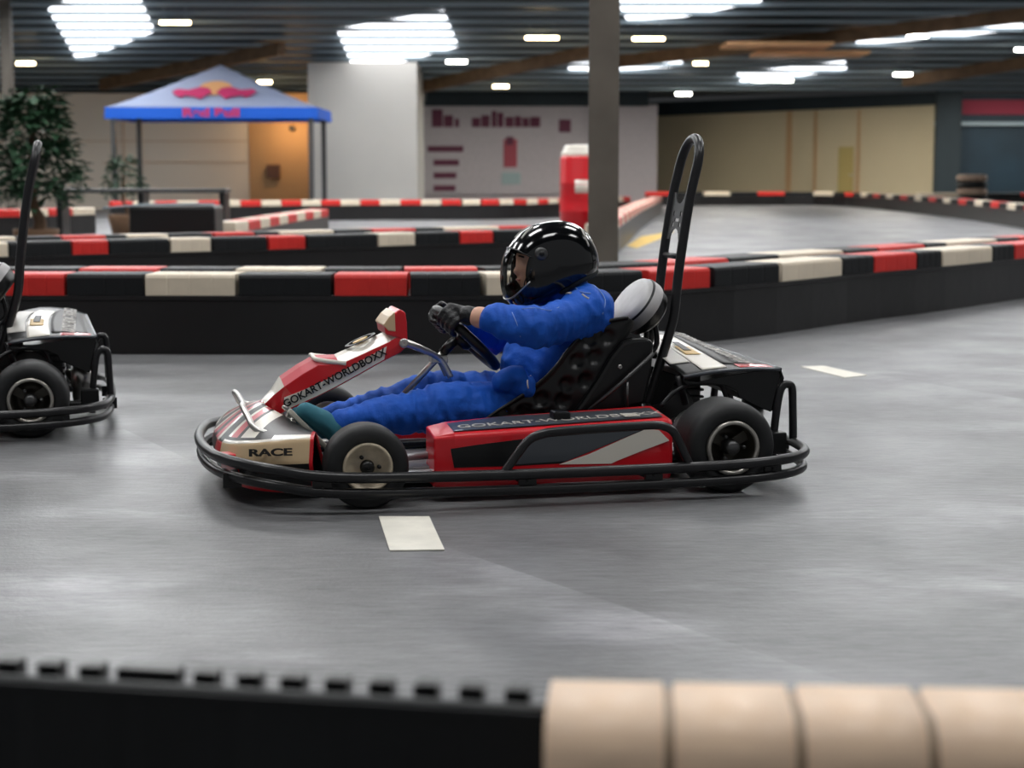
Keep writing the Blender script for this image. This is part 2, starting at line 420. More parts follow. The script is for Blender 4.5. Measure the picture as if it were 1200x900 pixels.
# raised hood lip and number, top fin
mb = MB(); a = K(352, 437, 0); b = K(398, 419, 0)
mb.tube(crv([(b.x+.01, -.083, K(393,427,VN).z+.002), (K(373,425,VN).x, -.07, K(373,425,VN).z+.008), (K(366,424,0).x-.0, 0, K(368,427,-.0).z+.03), (K(373,425,VN).x, .07, K(373,425,VN).z+.008), (b.x+.01, .083, K(393,427,VN).z+.002)], 6), .0075, 8)
mb.build('hood_lip', M_white, nas)
# big number on the white face: a tall nought with a yellow core
c0 = K(405, 421, VN); c1 = K(455, 398, VN); dd = (c1 - c0).normalized(); up3 = V((-dd.z, 0, dd.x)); 
if up3.z < 0: up3 = -up3
cc = (c0 + c1) / 2; cc = V((cc.x, 0, cc.z)) + up3 * .024
mb = MB(); ringo = []; 
for k in range(33):
    t = 2*PI*k/32; ringo.append([cc + dd*math.cos(t)*(.055*q) + V((0, 1, 0))*math.sin(t)*(.052*q) + up3*.001 for q in (1.0, .74)])
mb.grid(ringo, 0, False); mb.build('number', M_ink, nas, solid=.003)
mb = MB(); mb.prism([cc + dd*math.cos(2*PI*k/24)*.026 + V((0,1,0))*math.sin(2*PI*k/24)*.022 for k in range(24)], up3*.003); mb.build('number_core', M_goldink, nas)
fin = [(452,392),(450,380),(457,372),(464,366),(468,362),(475,366),(477,378),(478,404),(466,396)]
mb = MB(); poly = Kp(fin, VN); mb.prism([V((p.x, -.088, p.z)) for p in poly], (0, .176, 0)); mb.build('top_fin', M_red, nas, bevel=.006)
mb = MB(); poly = Kp([(449,381),(456,371.5),(463,365.5),(464,389),(455,388)], VN)
mb.prism([V((p.x - .001, -.0895, p.z + .001)) for p in poly], (0, .179, 0)); mb.build('fin_facing', M_beige, nas, bevel=.003)
p = K(473, 402, VN); mb = MB(); mb.lathe([(0, .001), (-.006, .012), (0, .016), (.01, .016)], (p.x, -.092, p.z), (0, 1, 0), 16); mb.build('fixing_bolt', M_steel, nas)

# steering column, wheel, bracket
cs = K(540, 391, 0); ce = K(462, 474, 0)
WC = K(546, 396, 0); n_ = (cs - ce).normalized(); u1 = V((0, 1, 0)); u2 = u1.cross(n_).normalized()
if u2.z < 0: u2 = -u2
mb = MB(); mb.tube([ce, cs], .0105, 12); mb.build('steering_column', M_steel, P)
mb = MB(); mb.tube([cs - n_*.09, cs - n_*.02], .017, 12); mb.build('column_sleeve', M_black, P)
RW = .135
sw = MB(); sw.tube([WC + (u1*math.cos(2*PI*k/48) + u2*math.sin(2*PI*k/48))*RW for k in range(48)], .0165, 12, 0, True)
swo = sw.build('steering_wheel', M_black, P)
mb = MB()
for a in (PI/2*3, PI/6, 5*PI/6):
    d = u1*math.cos(a) + u2*math.sin(a); e = d.cross(n_)
    mb.prism([WC - n_*.012 + d*.02 + e*.018, WC - n_*.004 + d*(RW-.008) + e*.012, WC - n_*.004 + d*(RW-.008) - e*.012, WC - n_*.012 + d*.02 - e*.018], n_*.005)
mb.build('wheel_spoke', M_dsteel, swo)
mb = MB(); mb.lathe([(-.03, .02), (-.02, .034), (.0, .034), (.004, .02), (.004, .001)], WC - n_*.004, n_, 20); mb.build('wheel_hub', M_black, swo)
mb = MB()
for s in (-1, 1):
    a = K(473, 402, -.08); b = K(514, 420, 0); c = K(526, 441, 0)
    mb.tube(crv([(a.x, s*.08, a.z), ((a.x+b.x)/2, s*.055, (a.z+b.z)/2+.006), (b.x, s*.03, b.z), (c.x, s*.035, c.z)], 5), [.011]*16, 8)
mb.box((b.x-.03, -.035, b.z-.012), (b.x+.025, .035, b.z+.012)); mb.build('steering_bracket', M_steel, P, bevel=.003)

# pedals and master cylinder
for s, nm in ((-1, 'brake_pedal'), (1, 'throttle_pedal')):
    mb = MB(); mb.tube(crv([(-.66, s*.12, .07), (-.73, s*.13, .13), (-.76, s*.15, .21), (-.77, s*.15, .26)], 5), .008, 8); mb.tube([(-.765, s*.10, .225), (-.765, s*.23, .225)], .010, 8)
    mb.tube([(-.80, s*.15, .17), (-.74, s*.15, .17)], .006, 8); mb.build(nm, M_steel, P)
mb = MB(); mb.box((-.80, -.10, .11), (-.70, -.05, .16)); mb.tube([(-.70, -.075, .135), (-.62, -.075, .135)], .013, 10); mb.tube([(-.77, -.075, .16), (-.77, -.075, .205)], .016, 10)
mb.tube(crv(Kp([(316, 486), (322, 496), (334, 494), (338, 482), (331, 476)], -.16), 5), .007, 8); mb.tube(Kp([(312, 492), (345, 508)], -.16), .008, 8); mb.build('master_cylinder', M_steel, P, bevel=.003)

# side pods
def pod(s):
    stn = [(-.362, .213), (-.30, .216), (-.1, .222), (.1, .230), (.3, .237), (.385, .240), (.40, .236)]
    rows = []
    for i, (x, zt) in enumerate(stn):
        f = .02 if i == 0 else (.006 if i == len(stn)-1 else 0)
        yo = -.50; yi = -.30 if x > -.2 else -.34
        zi = zt + .015
        rows.append([V((x, s*p[0], p[1])) for p in ((yo + .02 + f, .045), (yo - .004 + f, .075), (yo + f, zt - .012), (yo + .012 + f, zt - f*.5), (yi, zi - f*.5), (yi, .05), (yo + .02 + f, .045))])
    mb = MB().grid(rows, 0, False); mb.add(rows[0][:-1], [tuple(range(6))]); mb.add(rows[-1][:-1], [tuple(range(6))])
    o = mb.build('side_pod', M_red, P, bevel=.005)
    def slab(name, px, m, yy=-.5035, t=.004):
        pl = [K(x, y, -.50) for x, y in px]; q = MB(); q.prism([V((p.x, s*yy, p.z)) for p in pl], (0, s*t, 0)); return q.build(name, m, o)
    slab('dark_panel', [(528,526),(560,521),(600,516),(640,511),(700,506),(757,502.5),(657,543),(600,546),(532,548)], M_black)
    slab('grey_panel', [(610,522),(640,512.5),(700,507.5),(750,504.5),(663,540),(604,544)], M_grey, -.5045)
    slab('white_stripe', [(655,544),(690,532),(735,512),(757,502.5),(772,504),(784,516),(752,528),(722,540),(716,543)], M_white, -.5045)
    # dark sticker with pale lettering on the sloping top
    q = MB(); zz = lambda x: .2145 + .0365 * (x + .362)
    q.prism([V((x, s*y, zz(x) + (.015*(y+.488)/.188) + .0015)) for x, y in ((-.30, -.478), (.37, -.478), (.37, -.35), (-.12, -.33), (-.30, -.37))], (0, 0, .002)); st_ = q.build('top_sticker', M_grey, o)
    x0 = .05; text_mesh('sticker_lettering', 'GOKART-WORLDBOXX', .055, M_silverink, st_, (x0, s*(-.43), zz(x0) + .0085), (s, 0, .0365*s), (0, s, .08), .001, xs=1.1)
    q = MB(); q.box((.25, s*(-.44) - .03, zz(.27) + .008), (.30, s*(-.44) + .03, zz(.27) + .011)); q.build('white_label', M_white, o)
    q = MB(); q.box((.03, s*(-.40) - .03, .225), (.085, s*(-.40) + .03, .262)); q.build('pod_clamp', M_black, o, bevel=.006)
    return o
pod(-1); pod(1)

# seat: two dimpled side walls joined by the shell
tp = [(563,496),(578,484),(600,470),(625,453),(648,432),(668,406),(688,386),(712,376),(735,372)]
bt_ = [(563,500),(590,497),(625,494),(655,489),(675,482),(697,455),(718,420),(735,392),(742,376)]
VS = -.208
ct = crv(Kp(tp, VS), 9); cb = crv(Kp(bt_, VS), 9)
dm = [K(x, y, VS) for x, y in ((690,399),(711,395),(676,423),(696,418),(663,451),(685,446),(634,468),(658,469),(590,486),(613,483),(637,488))]
seat = None
for s in (-1, 1):
    rows = []
    for a, b in zip(ct, cb):
        r = []
        for k in range(25):
            t = k/24; p = a.lerp(b, t)
            yy = -.208 - .010*math.sin(PI*t)
            for q in dm:
                d2 = math.hypot(p.x - q.x, p.z - q.z)
                if d2 < .029: yy += .017 * (1 - (d2/.029)**4)
            if k == 0: yy -= .010
            if k == 1: yy -= .006
            r.append(V((p.x, -s*yy if s > 0 else yy, p.z)))
        rows.append(r)
    if s < 0: wl = MB().grid(rows, 0, True); 
    else: wl.grid(rows, 0, True)
rows = []
for b in cb: rows.append([V((b.x + .012*math.sin(PI*k/12), -.210 + .420*k/12, b.z - .018*math.sin(PI*k/12))) for k in range(13)])
wl.grid(rows, 0, True)
seat = wl.build('seat', M_seat, P, solid=.007)
mb = MB()
for s in (-1, 1): mb = MB(); mb.tube([V((p.x, s*.219, p.z)) for p in ct], .006, 8); mb.build('seat_rim', M_black, seat)

# headrest: padded disc in a black shell, tilted back
hc = K(744, 356, 0) + V((.0, 0, 0)); hn = V((-.80, 0, .60)).normalized(); hu = V((.60, 0, .80))
hl = V((0, 1, 0))
def disc(prof, cx, ax):
    rows = []
    for d, q in prof:
        rows.append([hc + hn*d + hl*math.cos(2*PI*k/40)*.155*q*cx + hu*math.sin(2*PI*k/40)*.098*q*ax for k in range(41)])
    return rows
mb = MB().grid(disc([(-.075, .02), (-.075, .70), (-.06, .88), (-.02, .99), (.008, 1.0), (.012, .96)], 1, 1), 0, True); hr = mb.build('headrest', M_black, P)
mb = MB().grid(disc([(.012, .96), (.022, .92), (.028, .75), (.030, .4), (.030, .01)], 1, 1), 0, True); mb.build('headrest_pad', M_headpad, hr)
mb = MB().grid(disc([(-.03, .995), (-.02, 1.02), (-.005, 1.02), (.006, 1.01)], 1, 1), 0, True); mb.build('headrest_trim', M_headpad, hr)
for s in (-1, 1):
    mb = MB(); b = hc - hn*.05; mb.tube(crv([b + hl*s*.06, b + hl*s*.06 + V((.02, 0, -.10)), (.42, s*.10, .36), (.40, s*.12, .24)], 5), .010, 8); mb.build('headrest_stay', M_tube, hr)

# heat shield / tank behind the seat, struts
sh = [(673,484),(686,466),(702,442),(716,418),(730,401),(742,397),(760,396),(767,402),(764,440),(756,474),(720,482)]
mb = MB(); poly = Kp(sh, -.235); mb.prism(poly, (0, .06, 0)); tk = mb.build('heat_shield', M_black, P, bevel=.012)
p = K(727, 430, -.24); mb = MB(); mb.lathe([(0, .001), (-.005, .006), (.004, .008)], (p.x, -.238, p.z), (0,1,0), 10); mb.build('shield_rivet', M_steel, tk)
mb = MB(); mb.tube(Kp([(690, 481), (728, 449), (766, 414)], -.26), .007, 8); mb.tube(Kp([(735, 478), (735, 448)], -.26), .005, 8); mb.build('shield_strut', M_dsteel, P)
mb = MB(); poly = Kp([(738,398),(752,396),(757,412),(748,440),(738,470),(726,480)], .18); mb.prism(poly, (0, .04, 0)); mb.build('heat_shield', M_black, P, bevel=.012)

# roll hoop
VH = .092
lg = [(757, 474), (764, 455), (772, 430), (783, 395), (790, 368), (794, 330), (800, 285), (809, 230), (817, 195)]
L = [K(x, y, -VH) for x, y in lg]
arc = []
top0 = L[-1]; dirv = (L[-1] - L[-2]).normalized()
for k in range(1, 12):
    t = PI*k/12; arc.append(top0 + V((0, VH*(1 - math.cos(t)), 0)) + dirv*math.sin(t)*.098)
full = crv(L, 4) + arc + [V((q.x, VH, q.z)) for q in crv(L, 4)[::-1]]
mb = MB(); mb.tube(full, .0165, 14); hoop = mb.build('roll_hoop', M_tube, P)
# perforated plate between the hoop legs: holes cut as an annular grid
def hp(py): 
    for (x0, y0), (x1, y1) in zip(lg[:-1], lg[1:]):
        if y1 <= py <= y0:
            f = (py - y0)/(y1 - y0); return K(x0 + (x1-x0)*f, py, -VH)
p0 = hp(282); p1 = hp(226); ax = p1 - p0; Lp = ax.length; ax.normalize()
bm = bmesh.new(); NU, NV = 36, 60; W = VH - .012
gv = [[bm.verts.new(p0 + ax*(Lp*j/NV) + V((0, VH - W + 2*W*i/NU, 0))) for j in range(NV+1)] for i in range(NU+1)]
hol = [(-.035, .32), (.035, .32), (-.035, .55), (.035, .55)]
for i in range(NU):
    for j in range(NV):
        y = -W + 2*W*(i+.5)/NU; z = Lp*(j+.5)/NV
        cut = math.hypot(y, z + .012) < .05 or math.hypot(y, z - Lp - .012) < .05 or any(math.hypot(y - a, z - b*Lp) < .0095 for a, b in hol) or (abs(y) < .022 and abs(z - Lp*.42) < .006)
        if not cut: bm.faces.new((gv[i][j], gv[i+1][j], gv[i+1][j+1], gv[i][j+1]))
for v in [v for v in bm.verts if not v.link_faces]: bm.verts.remove(v)
me = bpy.data.meshes.new('perforated_plate'); bm.to_mesh(me); bm.free(); me.materials.append(M_dsteel)
o = bpy.data.objects.new('perforated_plate', me); COL.objects.link(o); o.parent = hoop; md = o.modifiers.new('s', 'SOLIDIFY'); md.thickness = .004
a = hp(301); mb = MB(); mb.tube([(a.x, -VH, a.z), (a.x, VH, a.z)], .010, 10); mb.build('hoop_crossbar', M_tube, hoop)
for s in (-1, 1):                     # broad gusset plates at the hoop's feet
    mb = MB(); poly = Kp([(770,432),(783,436),(795,440),(776,472),(752,477),(757,462)], -VH); mb.prism([V((p.x, s*VH - s*.012, p.z)) for p in poly], (0, s*.024, 0)); mb.build('hoop_gusset', M_black, hoop, bevel=.004)
    q = K(757, 474, -VH); mb = MB(); mb.tube([(q.x, s*VH, q.z), (q.x - .01, s*.25, .09)], .0165, 12); mb.build('hoop_foot', M_tube, hoop)

# engine cover
nr = V((.835, -.30, .362)); nf = V((.50, -.30, .345)); fr = V((.80, .50, .385)); ff = V((.60, .50, .42)); mf = V((.47, -.05, .425)); mr = V((.83, .1, .372))
def cov(f, g):                        # f front->rear, g near->far
    a = nf.lerp(ff, g) + V((-.05*math.sin(PI*g), 0, .03*math.sin(PI*g))); b = nr.lerp(fr, g); return a.lerp(b, f) + V((0, 0, .010*math.sin(PI*f)))
rows = [[cov(i/16, j/24) for j in range(25)] for i in range(17)]
mb = MB().grid(rows, 0, True)
# skirts
sk = [(nr, V((.85, -.30, .345)), V((.812, -.295, .228))), ]
near = MB()
out = Kp([(800,446),(818,448),(850,441),(885,435),(912,433),(914,441),(904,483),(893,479),(866,466),(864,459),(850,452),(826,450),(805,452)], -.30)
near.prism(out, (0, .012, 0))
mb.grid([[cov(1, j/24) for j in range(25)], [cov(1, j/24) + V((.012, 0, -.03)) for j in range(25)], [cov(1, j/24) + V((-.02, 0, -.14)) for j in range(25)]], 0, False)
mb.grid([[cov(i/16, 1) for i in range(17)], [cov(i/16, 1) + V((0, .012, -.02)) for i in range(17)], [cov(i/16, 1) + V((0, 0, -.10)) for i in range(17)]], 0, False)
cover = mb.build('engine_cover', M_black, P, solid=.006)
near.build('cover_skirt', M_black, cover, bevel=.003)
mb = MB(); mb.tube([cov(1, j/24) for j in range(25)], .007, 8); mb.tube([cov(i/16, 0) for i in range(17)], .006, 8); mb.tube([cov(i/16, 1) for i in range(17)], .006, 8); mb.build('cover_edge', M_grey, cover)
def patch(name, f0, f1, g0, g1, m, h=.005, sk=0.0):
    rows = [[cov(f0 + (f1-f0)*i/8, g0 + (g1-g0)*j/20 + sk*(1-i/8)) + V((0, 0, h)) for j in range(21)] for i in range(9)]
    return MB().grid(rows, 0, True).build(name, m, cover, solid=.0015)
d1 = patch('dark_sticker', .50, .92, .09, .93, M_ink)
patch('red_corner', .60, .95, .02, .085, M_red)
patch('white_band', .22, .48, .03, .8, M_white)
patch('silver_front', .0, .21, .15, .7, M_silverink)
patch('gold_mark', .26, .42, .26, .42, M_goldink, .008); patch('ink_mark', .30, .38, .33, .52, M_ink, .0095)
a = cov(.71, .12); b = cov(.71, .9); text_mesh('sticker_lettering', 'GOKART-WORLDBOXX', .080, M_silverink, d1, (a + b)/2 + V((0, 0, .012)), (a - b), cov(.5, .5) - cov(.9, .5), .001, xs=.86)
mb = MB(); mb.tube(crv(Kp([(775, 476), (790, 460), (808, 451), (830, 449), (845, 452), (852, 470)], -.28), 5), .008, 8); mb.tube(Kp([(795, 440), (803, 474)], -.26), .012, 8); mb.build('cover_stay', M_tube, P)
# engine block and exhaust
mb = MB(); mb.box((.44, .10, .09), (.70, .42, .30)); 
for k in range(7): mb.box((.43, .09, .12 + k*.025), (.71, .43, .13 + k*.025))
mb.lathe([(-.04, .001), (-.04, .08), (.03, .085), (.03, .001)], (.57, .07, .20), (0,1,0), 24); mb.build('engine', M_dsteel, P, bevel=.004)
mb = MB(); mb.lathe([(0, .001), (0, .035), (.02, .04), (.05, .036), (.055, .042), (.12, .042), (.125, .036), (.16, .03), (.17, .001)], (.775, -.20, .10), (0, 0, 1), 20); mb.tube(crv([(.775, -.20, .12), (.76, -.05, .14), (.72, .1, .18)], 5), .016, 10); mb.build('exhaust_muffler', M_steel, P)
mb = MB(); mb.box((.56, -.28, .07), (.72, -.12, .12)); mb.box((.30, -.26, .05), (.52, .2, .07)); mb.box((.77, -.36, .09), (.84, -.30, .16)); mb.build('engine_mount', M_black, P, bevel=.005)

# second kart, further along the track with only its tail in the picture
kart2 = copy_tree(kart)
kart2['label'] = 'black go-kart cut off by the picture edge, only its tail, hoop and rear wheel showing'
Y2 = YAW + math.radians(1.0); EX2 = V((math.cos(Y2), math.sin(Y2), 0)); EY2 = V((-math.sin(Y2), math.cos(Y2), 0))
B2 = G(37, 514.5); kart2.location = B2 - EX2*.584 + EY2*.55; kart2.rotation_euler = (0, 0, Y2)
# ================================================================ driver
def wr(co):
    a = noise.noise(V((co.x*9, co.y*9, co.z*16))) * .007
    b = 1 - abs(noise.noise(V((co.x*24 + co.z*5, co.y*7, co.z*7 - co.x*9)))) * 2
    c = abs(noise.noise(V((co.x*13 - co.z*16, co.y*9 + 4, co.z*8 + co.x*26))))
    return a + b * .008 - c * .008
DY = -.165
shL = V((.225, -.165, .555)); elL = K(628, 383, -.25); wrL = K(562, 372, -.175); 
handL = K(529, 362, -.145)
shR = V((.225, .165, .555)); elR = V((-.01, .24, .44)); wrR = V((-.15, .17, .50)); handR = V((-.215, .128, .535))
hipL = V((.10, -.10, .215)); knL = K(520, 481, -.13); ankL = K(402, 495, -.20)
hipR = V((.10, .10, .215)); knR = K(505, 462, .13); ankR = V((-.62, .17, .17))
heelL = K(388, 512, -.21); toeL = K(358, 482, -.21); heelR = V((-.66, .18, .11)); toeR = V((-.75, .18, .215))

def grip(c, t, o, n, rr=.011, ext=0):
    """finger chains closing round the rim at c: t along the rim, o outward, n toward the driver"""
    ch = []
    lens = [.92, 1.0, .95, .80]
    for k in range(4):
        b = c + t * ((k - 1.5) * .0205)
        pts = []
        for ang, q in ((38, .040), (80, .037), (125, .034), (172, .031), (205 + 8*lens[k], .029)):
            a = math.radians(ang * (0.9 + .1*lens[k])); pts.append((b + n*math.cos(a)*q + o*math.sin(a)*q, rr * (1 - ang/1400)))
        ch.append(pts)
    return ch
def hand(handc, wrist, sgn):
    # rim point nearest the hand
    q = handc - WC; a = math.atan2(q.dot(u2), q.dot(u1))
    o = u1*math.cos(a) + u2*math.sin(a); t = -u1*math.sin(a) + u2*math.cos(a); c = WC + o*RW
    kn = c + n_*.031 + o*.025
    fr_ = grip(c, t, o, n_)
    palm = []
    for k in range(4): palm.append([(wrist.lerp(kn, .35) + t*((k-1.5)*.010), .019), (fr_[k][0][0], .0135)])
    tb = wrist.lerp(kn, .45) - t*sgn*.026
    thumb = [(tb, .015), (c + n_*.034 - o*.008 - t*sgn*.040, .0125), (c + n_*.028 - o*.020 - t*sgn*.012, .0115), (c + n_*.020 - o*.024 + t*sgn*.008, .010)]
    return palm + fr_ + [thumb, [(wrist.lerp(kn, .12), .029), (wrist.lerp(kn, .5), .030)]]
def scale_ch(chs, f): return [[(p, r*f) for p, r in c] for c in chs]
hL = hand(handL, wrL, -1); hR = hand(handR, wrR, 1)

body = blob('person', [
    [(V((.10, 0, .745)), .088), (V((.085, 0, .70)), .078), (V((.068, 0, .655)), .052)],
    [(V((.085, -.035, .70)), .04), (V((.055, -.02, .67)), .035)], [(V((.085, .035, .70)), .04), (V((.055, .02, .67)), .035)],
    [(V((.030, 0, .712)), .011), (V((.016, 0, .690)), .0115), (V((.012, 0, .680)), .013)],           # nose
    [(V((.026, -.028, .728)), .012), (V((.020, 0, .730)), .012), (V((.026, .028, .728)), .012)],      # brow
    [(V((.10, -.088, .70)), .016), (V((.108, -.09, .715)), .014)], [(V((.10, .088, .70)), .016), (V((.108, .09, .715)), .014)],
    [(V((.028, -.014, .650)), .011), (V((.022, 0, .651)), .012), (V((.028, .014, .650)), .011)],
    [(V((.12, 0, .68)), .05), (V((.19, 0, .57)), .055)],
    [(V((.20, 0, .54)), .09), (V((.12, 0, .34)), .09), (V((.10, 0, .23)), .09)],
    [(shL, .045), (elL, .035), (wrL, .036)], [(shR, .045), (elR, .035), (wrR, .026)],
    [(hipL, .06), (knL, .05), (ankL, .032)], [(hipR, .07), (knR, .05), (ankR, .032)],
] + scale_ch(hL, .8) + scale_ch(hR, .8), M_skin, None, .006, 3)
body.location = KO; body.rotation_euler = (0, 0, YAW)
tag(body, 'person in blue racing overalls and black full-face helmet seated in the go-kart, steering', 'person')

suit = blob('race_suit', [
    [(V((.215, -.10, .535)), .085), (V((.14, -.07, .36)), .108), (V((.11, -.07, .235)), .10)],
    [(V((.215, .10, .535)), .085), (V((.14, .07, .36)), .108), (V((.11, .07, .235)), .10)],
    [(V((.19, 0, .555)), .085), (V((.075, 0, .37)), .115), (V((.06, 0, .25)), .10)],
    [(V((.20, 0, .60)), .068), (V((.165, -.01, .615)), .06)],
    [(V((.235, -.10, .57)), .07), (shL, .076), (elL.lerp(shL, .5) + V((0, 0, -.004)), .070), (elL, .067), (elL.lerp(wrL, .5) + V((0,0,-.008)), .060), (K(582, 376, -.20), .054)],
    [(V((.235, .10, .57)), .07), (shR, .076), (elR, .062), (wrR + V((.02, 0, 0)), .046)],
    [(hipL + V((0,.01,0)), .093), (hipL.lerp(knL, .5), .094), (knL + V((.02,0,.006)), .086), (knL.lerp(ankL, .45) + V((0,0,.006)), .066), (ankL, .046)],
    [(hipR + V((0,-.01,0)), .093), (hipR.lerp(knR, .5), .095), (knR, .08), (knR.lerp(ankR, .5), .062), (ankR, .044)],
    [(K(603, 441, -.20), .036), (K(588, 449, -.18), .030), (K(618, 453, -.20), .032)],
], M_suit, body, .006, 10, wr)
def on_suit(pts, r, name, m):
    """a ribbon of piping laid on the suit surface, dropped along y from the near side"""
    from mathutils.bvhtree import BVHTree
    bv = BVHTree.FromPolygons([v.co for v in suit.data.vertices], [tuple(p.vertices) for p in suit.data.polygons])
    out = []
    for px, py in pts:
        a = K(px, py, -.6); b = K(px, py, .3); hit = bv.ray_cast(a, (b - a).normalized())
        if hit[0] is not None: out.append(hit[0] + hit[1]*.0005)
    if len(out) > 1:
        mb = MB(); mb.tube(crv(out, 4), r, 6); mb.build(name, m, suit)
on_suit([(648,345),(656,338),(664,334),(673,336),(680,342),(692,344)], .0022, 'piping', M_suitcuff)
on_suit([(706,368),(709,352),(702,340),(694,334)], .0022, 'piping', M_suitcuff)
on_suit([(612,362),(628,361),(645,364),(655,360)], .0016, 'piping', M_suitcuff)
on_suit([(600,366),(606,380),(610,395)], .0014, 'piping', M_suitcuff)
on_suit([(622,440),(618,446),(619,455)], .0024, 'piping', M_white)
on_suit([(660,341),(664,344),(669,344)], .005, 'shoulder_patch', M_silverink)
on_suit([(682,345),(686,348),(690,350)], .0035, 'shoulder_patch', M_silverink)
for g_, h_ in (('glove', hL), ('glove', hR)):
    blob(g_, h_, M_glove, body, .0042, 3)
def shoe(heel, toe):
    d = (toe - heel).normalized(); s_ = blob('shoe', [[(heel + V((.02,0,.012)), .036), (heel.lerp(toe, .5) + V((.012,0,.010)), .037), (toe, .030)], [(heel + V((.03, 0, .03)), .034), (heel + V((.05, 0, .055)), .026)]], M_shoe, body, .006, 4)
    nn = V((d.z, 0, -d.x)); 
    if nn.x > 0: nn = -nn
    c = heel.lerp(toe, .5) + nn*.026; poly = []
    L_ = (toe - heel).length/2 + .042
    for k in range(24):
        t = 2*PI*k/24; wd = .036*(1 + .12*math.cos(t)); poly.append(c + d*math.cos(t)*L_ + V((0, 1, 0))*math.sin(t)*wd)
    MB().prism(poly, nn*.016).build('sole', M_sole, s_, bevel=.004)
    mb = MB()
    for k in range(3):
        q = heel.lerp(toe, .35 + .18*k) - nn*.028; mb.tube(crv([q + V((0,-.024,-.006)), q + V((.002, 0, .008)), q + V((0,.024,-.006))], 4), .003, 6)
    mb.build('laces', M_white, s_)
shoe(heelL, toeL); shoe(heelR, toeR)
# eyes, mouth, hair
for s in (-1, 1):
    mb = MB(); mb.sphere((.030, s*.030, .708), .0115); e_ = mb.build('eye', M_eye, body); mb = MB(); mb.sphere((.0215, s*.030, .708), .005); mb.build('iris', M_iris, e_)
    mb = MB(); mb.tube(crv([(.020, s*.014, .728), (.012, s*.030, .733), (.024, s*.046, .729)], 4), .0035, 6); mb.build('eyebrow', M_hair, body)
mb = MB(); mb.tube(crv([(.018, -.018, .651), (.0115, 0, .6525), (.018, .018, .651)], 4), .0038, 6); mb.build('mouth', M_lip, body)
mb = MB(); mb.sphere((.112, 0, .756), .092, sc=(1, .98, .86)); mb.build('hair', M_hair, body)

# helmet: the side outline swept sideways
HO = [(588,322),(590,307),(596,291),(607,276),(622,265),(640,259),(660,258),(676,263),(688,273),(695,286),(699,302),(698,316),(691,326),(676,334),(655,343),(635,353),(618,361),(604,362),(594,353),(589,338)]
HC = K(645, 309, 0)
hp_ = []
for px, py in [(q.x, q.y) for q in crv([(x, y, 0) for x, y in HO], 6, True)]:
    q = K(px, py, 0) - HC; hp_.append((math.atan2(q.z, -q.x), math.hypot(q.x, q.z)))
hp_.sort()
def rad(a):
    a = (a + PI) % (2*PI) - PI
    for (a0, r0), (a1, r1) in zip(hp_, hp_[1:] + [(hp_[0][0] + 2*PI, hp_[0][1])]):
        if a0 <= a <= a1: return r0 + (r1 - r0)*(a - a0)/max(1e-6, a1 - a0)
    return hp_[0][1]*.5 + hp_[-1][1]*.5
HB = .122
def hsurf(a, ph, k=1.0):
    s = max(0, math.cos(ph))**.48; r = rad(a)*s*k*.985
    return HC + V((-math.cos(a)*r, HB*k*math.sin(ph), math.sin(a)*r))
NA, NP = 144, 48
rows = []
for i in range(NP + 1):
    ph = -PI/2 + PI*i/NP; rows.append([hsurf(-PI + 2*PI*j/NA, ph) for j in range(NA + 1)])
def in_visor(i, j, lo=-31, hi=17, pm=62):
    a = math.degrees(-PI + 2*PI*(j + .5)/NA); ph = math.degrees(-PI/2 + PI*(i + .5)/NP); return lo < a < hi and abs(ph) < pm
mb = MB(); vs = [p for r in rows for p in r]; fs = []
for i in range(NP):
    for j in range(NA):
        if not in_visor(i, j): fs.append((i*(NA+1)+j, i*(NA+1)+j+1, (i+1)*(NA+1)+j+1, (i+1)*(NA+1)+j))
mb.add(vs, fs, 0, True); helmet = mb.build('helmet', [M_helmet], body)
md = helmet.modifiers.new('s', 'SOLIDIFY'); md.thickness = .006; md.offset = -1
vm = bpy.data.materials.new('visor_glass'); vm.use_nodes = True; nt = vm.node_tree; nt.nodes.clear()
o_ = nt.nodes.new('ShaderNodeOutputMaterial'); mx = nt.nodes.new('ShaderNodeMixShader'); tr = nt.nodes.new('ShaderNodeBsdfTransparent'); gl = nt.nodes.new('ShaderNodeBsdfGlossy'); lw_ = nt.nodes.new('ShaderNodeLayerWeight')
tr.inputs['Color'].default_value = (.78, .78, .76, 1); gl.inputs['Roughness'].default_value = .06; lw_.inputs['Blend'].default_value = .25
nt.links.new(lw_.outputs['Fresnel'], mx.inputs['Fac']); nt.links.new(tr.outputs[0], mx.inputs[1]); nt.links.new(gl.outputs[0], mx.inputs[2]); nt.links.new(mx.outputs[0], o_.inputs['Surface'])
mb = MB(); rws = []
for i in range(31):
    ph = math.radians(-70 + 140*i/30); w = 1 - .25*abs(i/15 - 1)**3
    rws.append([hsurf(math.radians((-37*w) + (21*w + 37*w)*j/20), ph, 1.022) for j in range(21)])
mb.grid(rws, 0, True); vis = mb.build('visor', vm, helmet)
mb = MB(); edge = [r[0] for r in rws]; mb.tube(edge, .0028, 6); mb.build('visor_rim', M_steel, vis)
mb = MB(); mb.tube([r[-1] for r in rws], .0024, 6); mb.build('visor_seal', M_black, vis)
for s in (-1, 1):
    c = K(632, 297, -.09); c = V((c.x, s*.118, c.z)); mb = MB(); mb.lathe([(-.012, .022), (.004*1, .021), (.008, .016), (.009, .001)], c, (0, s, 0), 24); pv = mb.build('visor_pivot', M_dsteel, helmet)
    mb = MB(); mb.lathe([(.008, .009), (.012, .008), (.012, .001)], c, (0, s, 0), 16); mb.build('pivot_cap', M_black, pv)
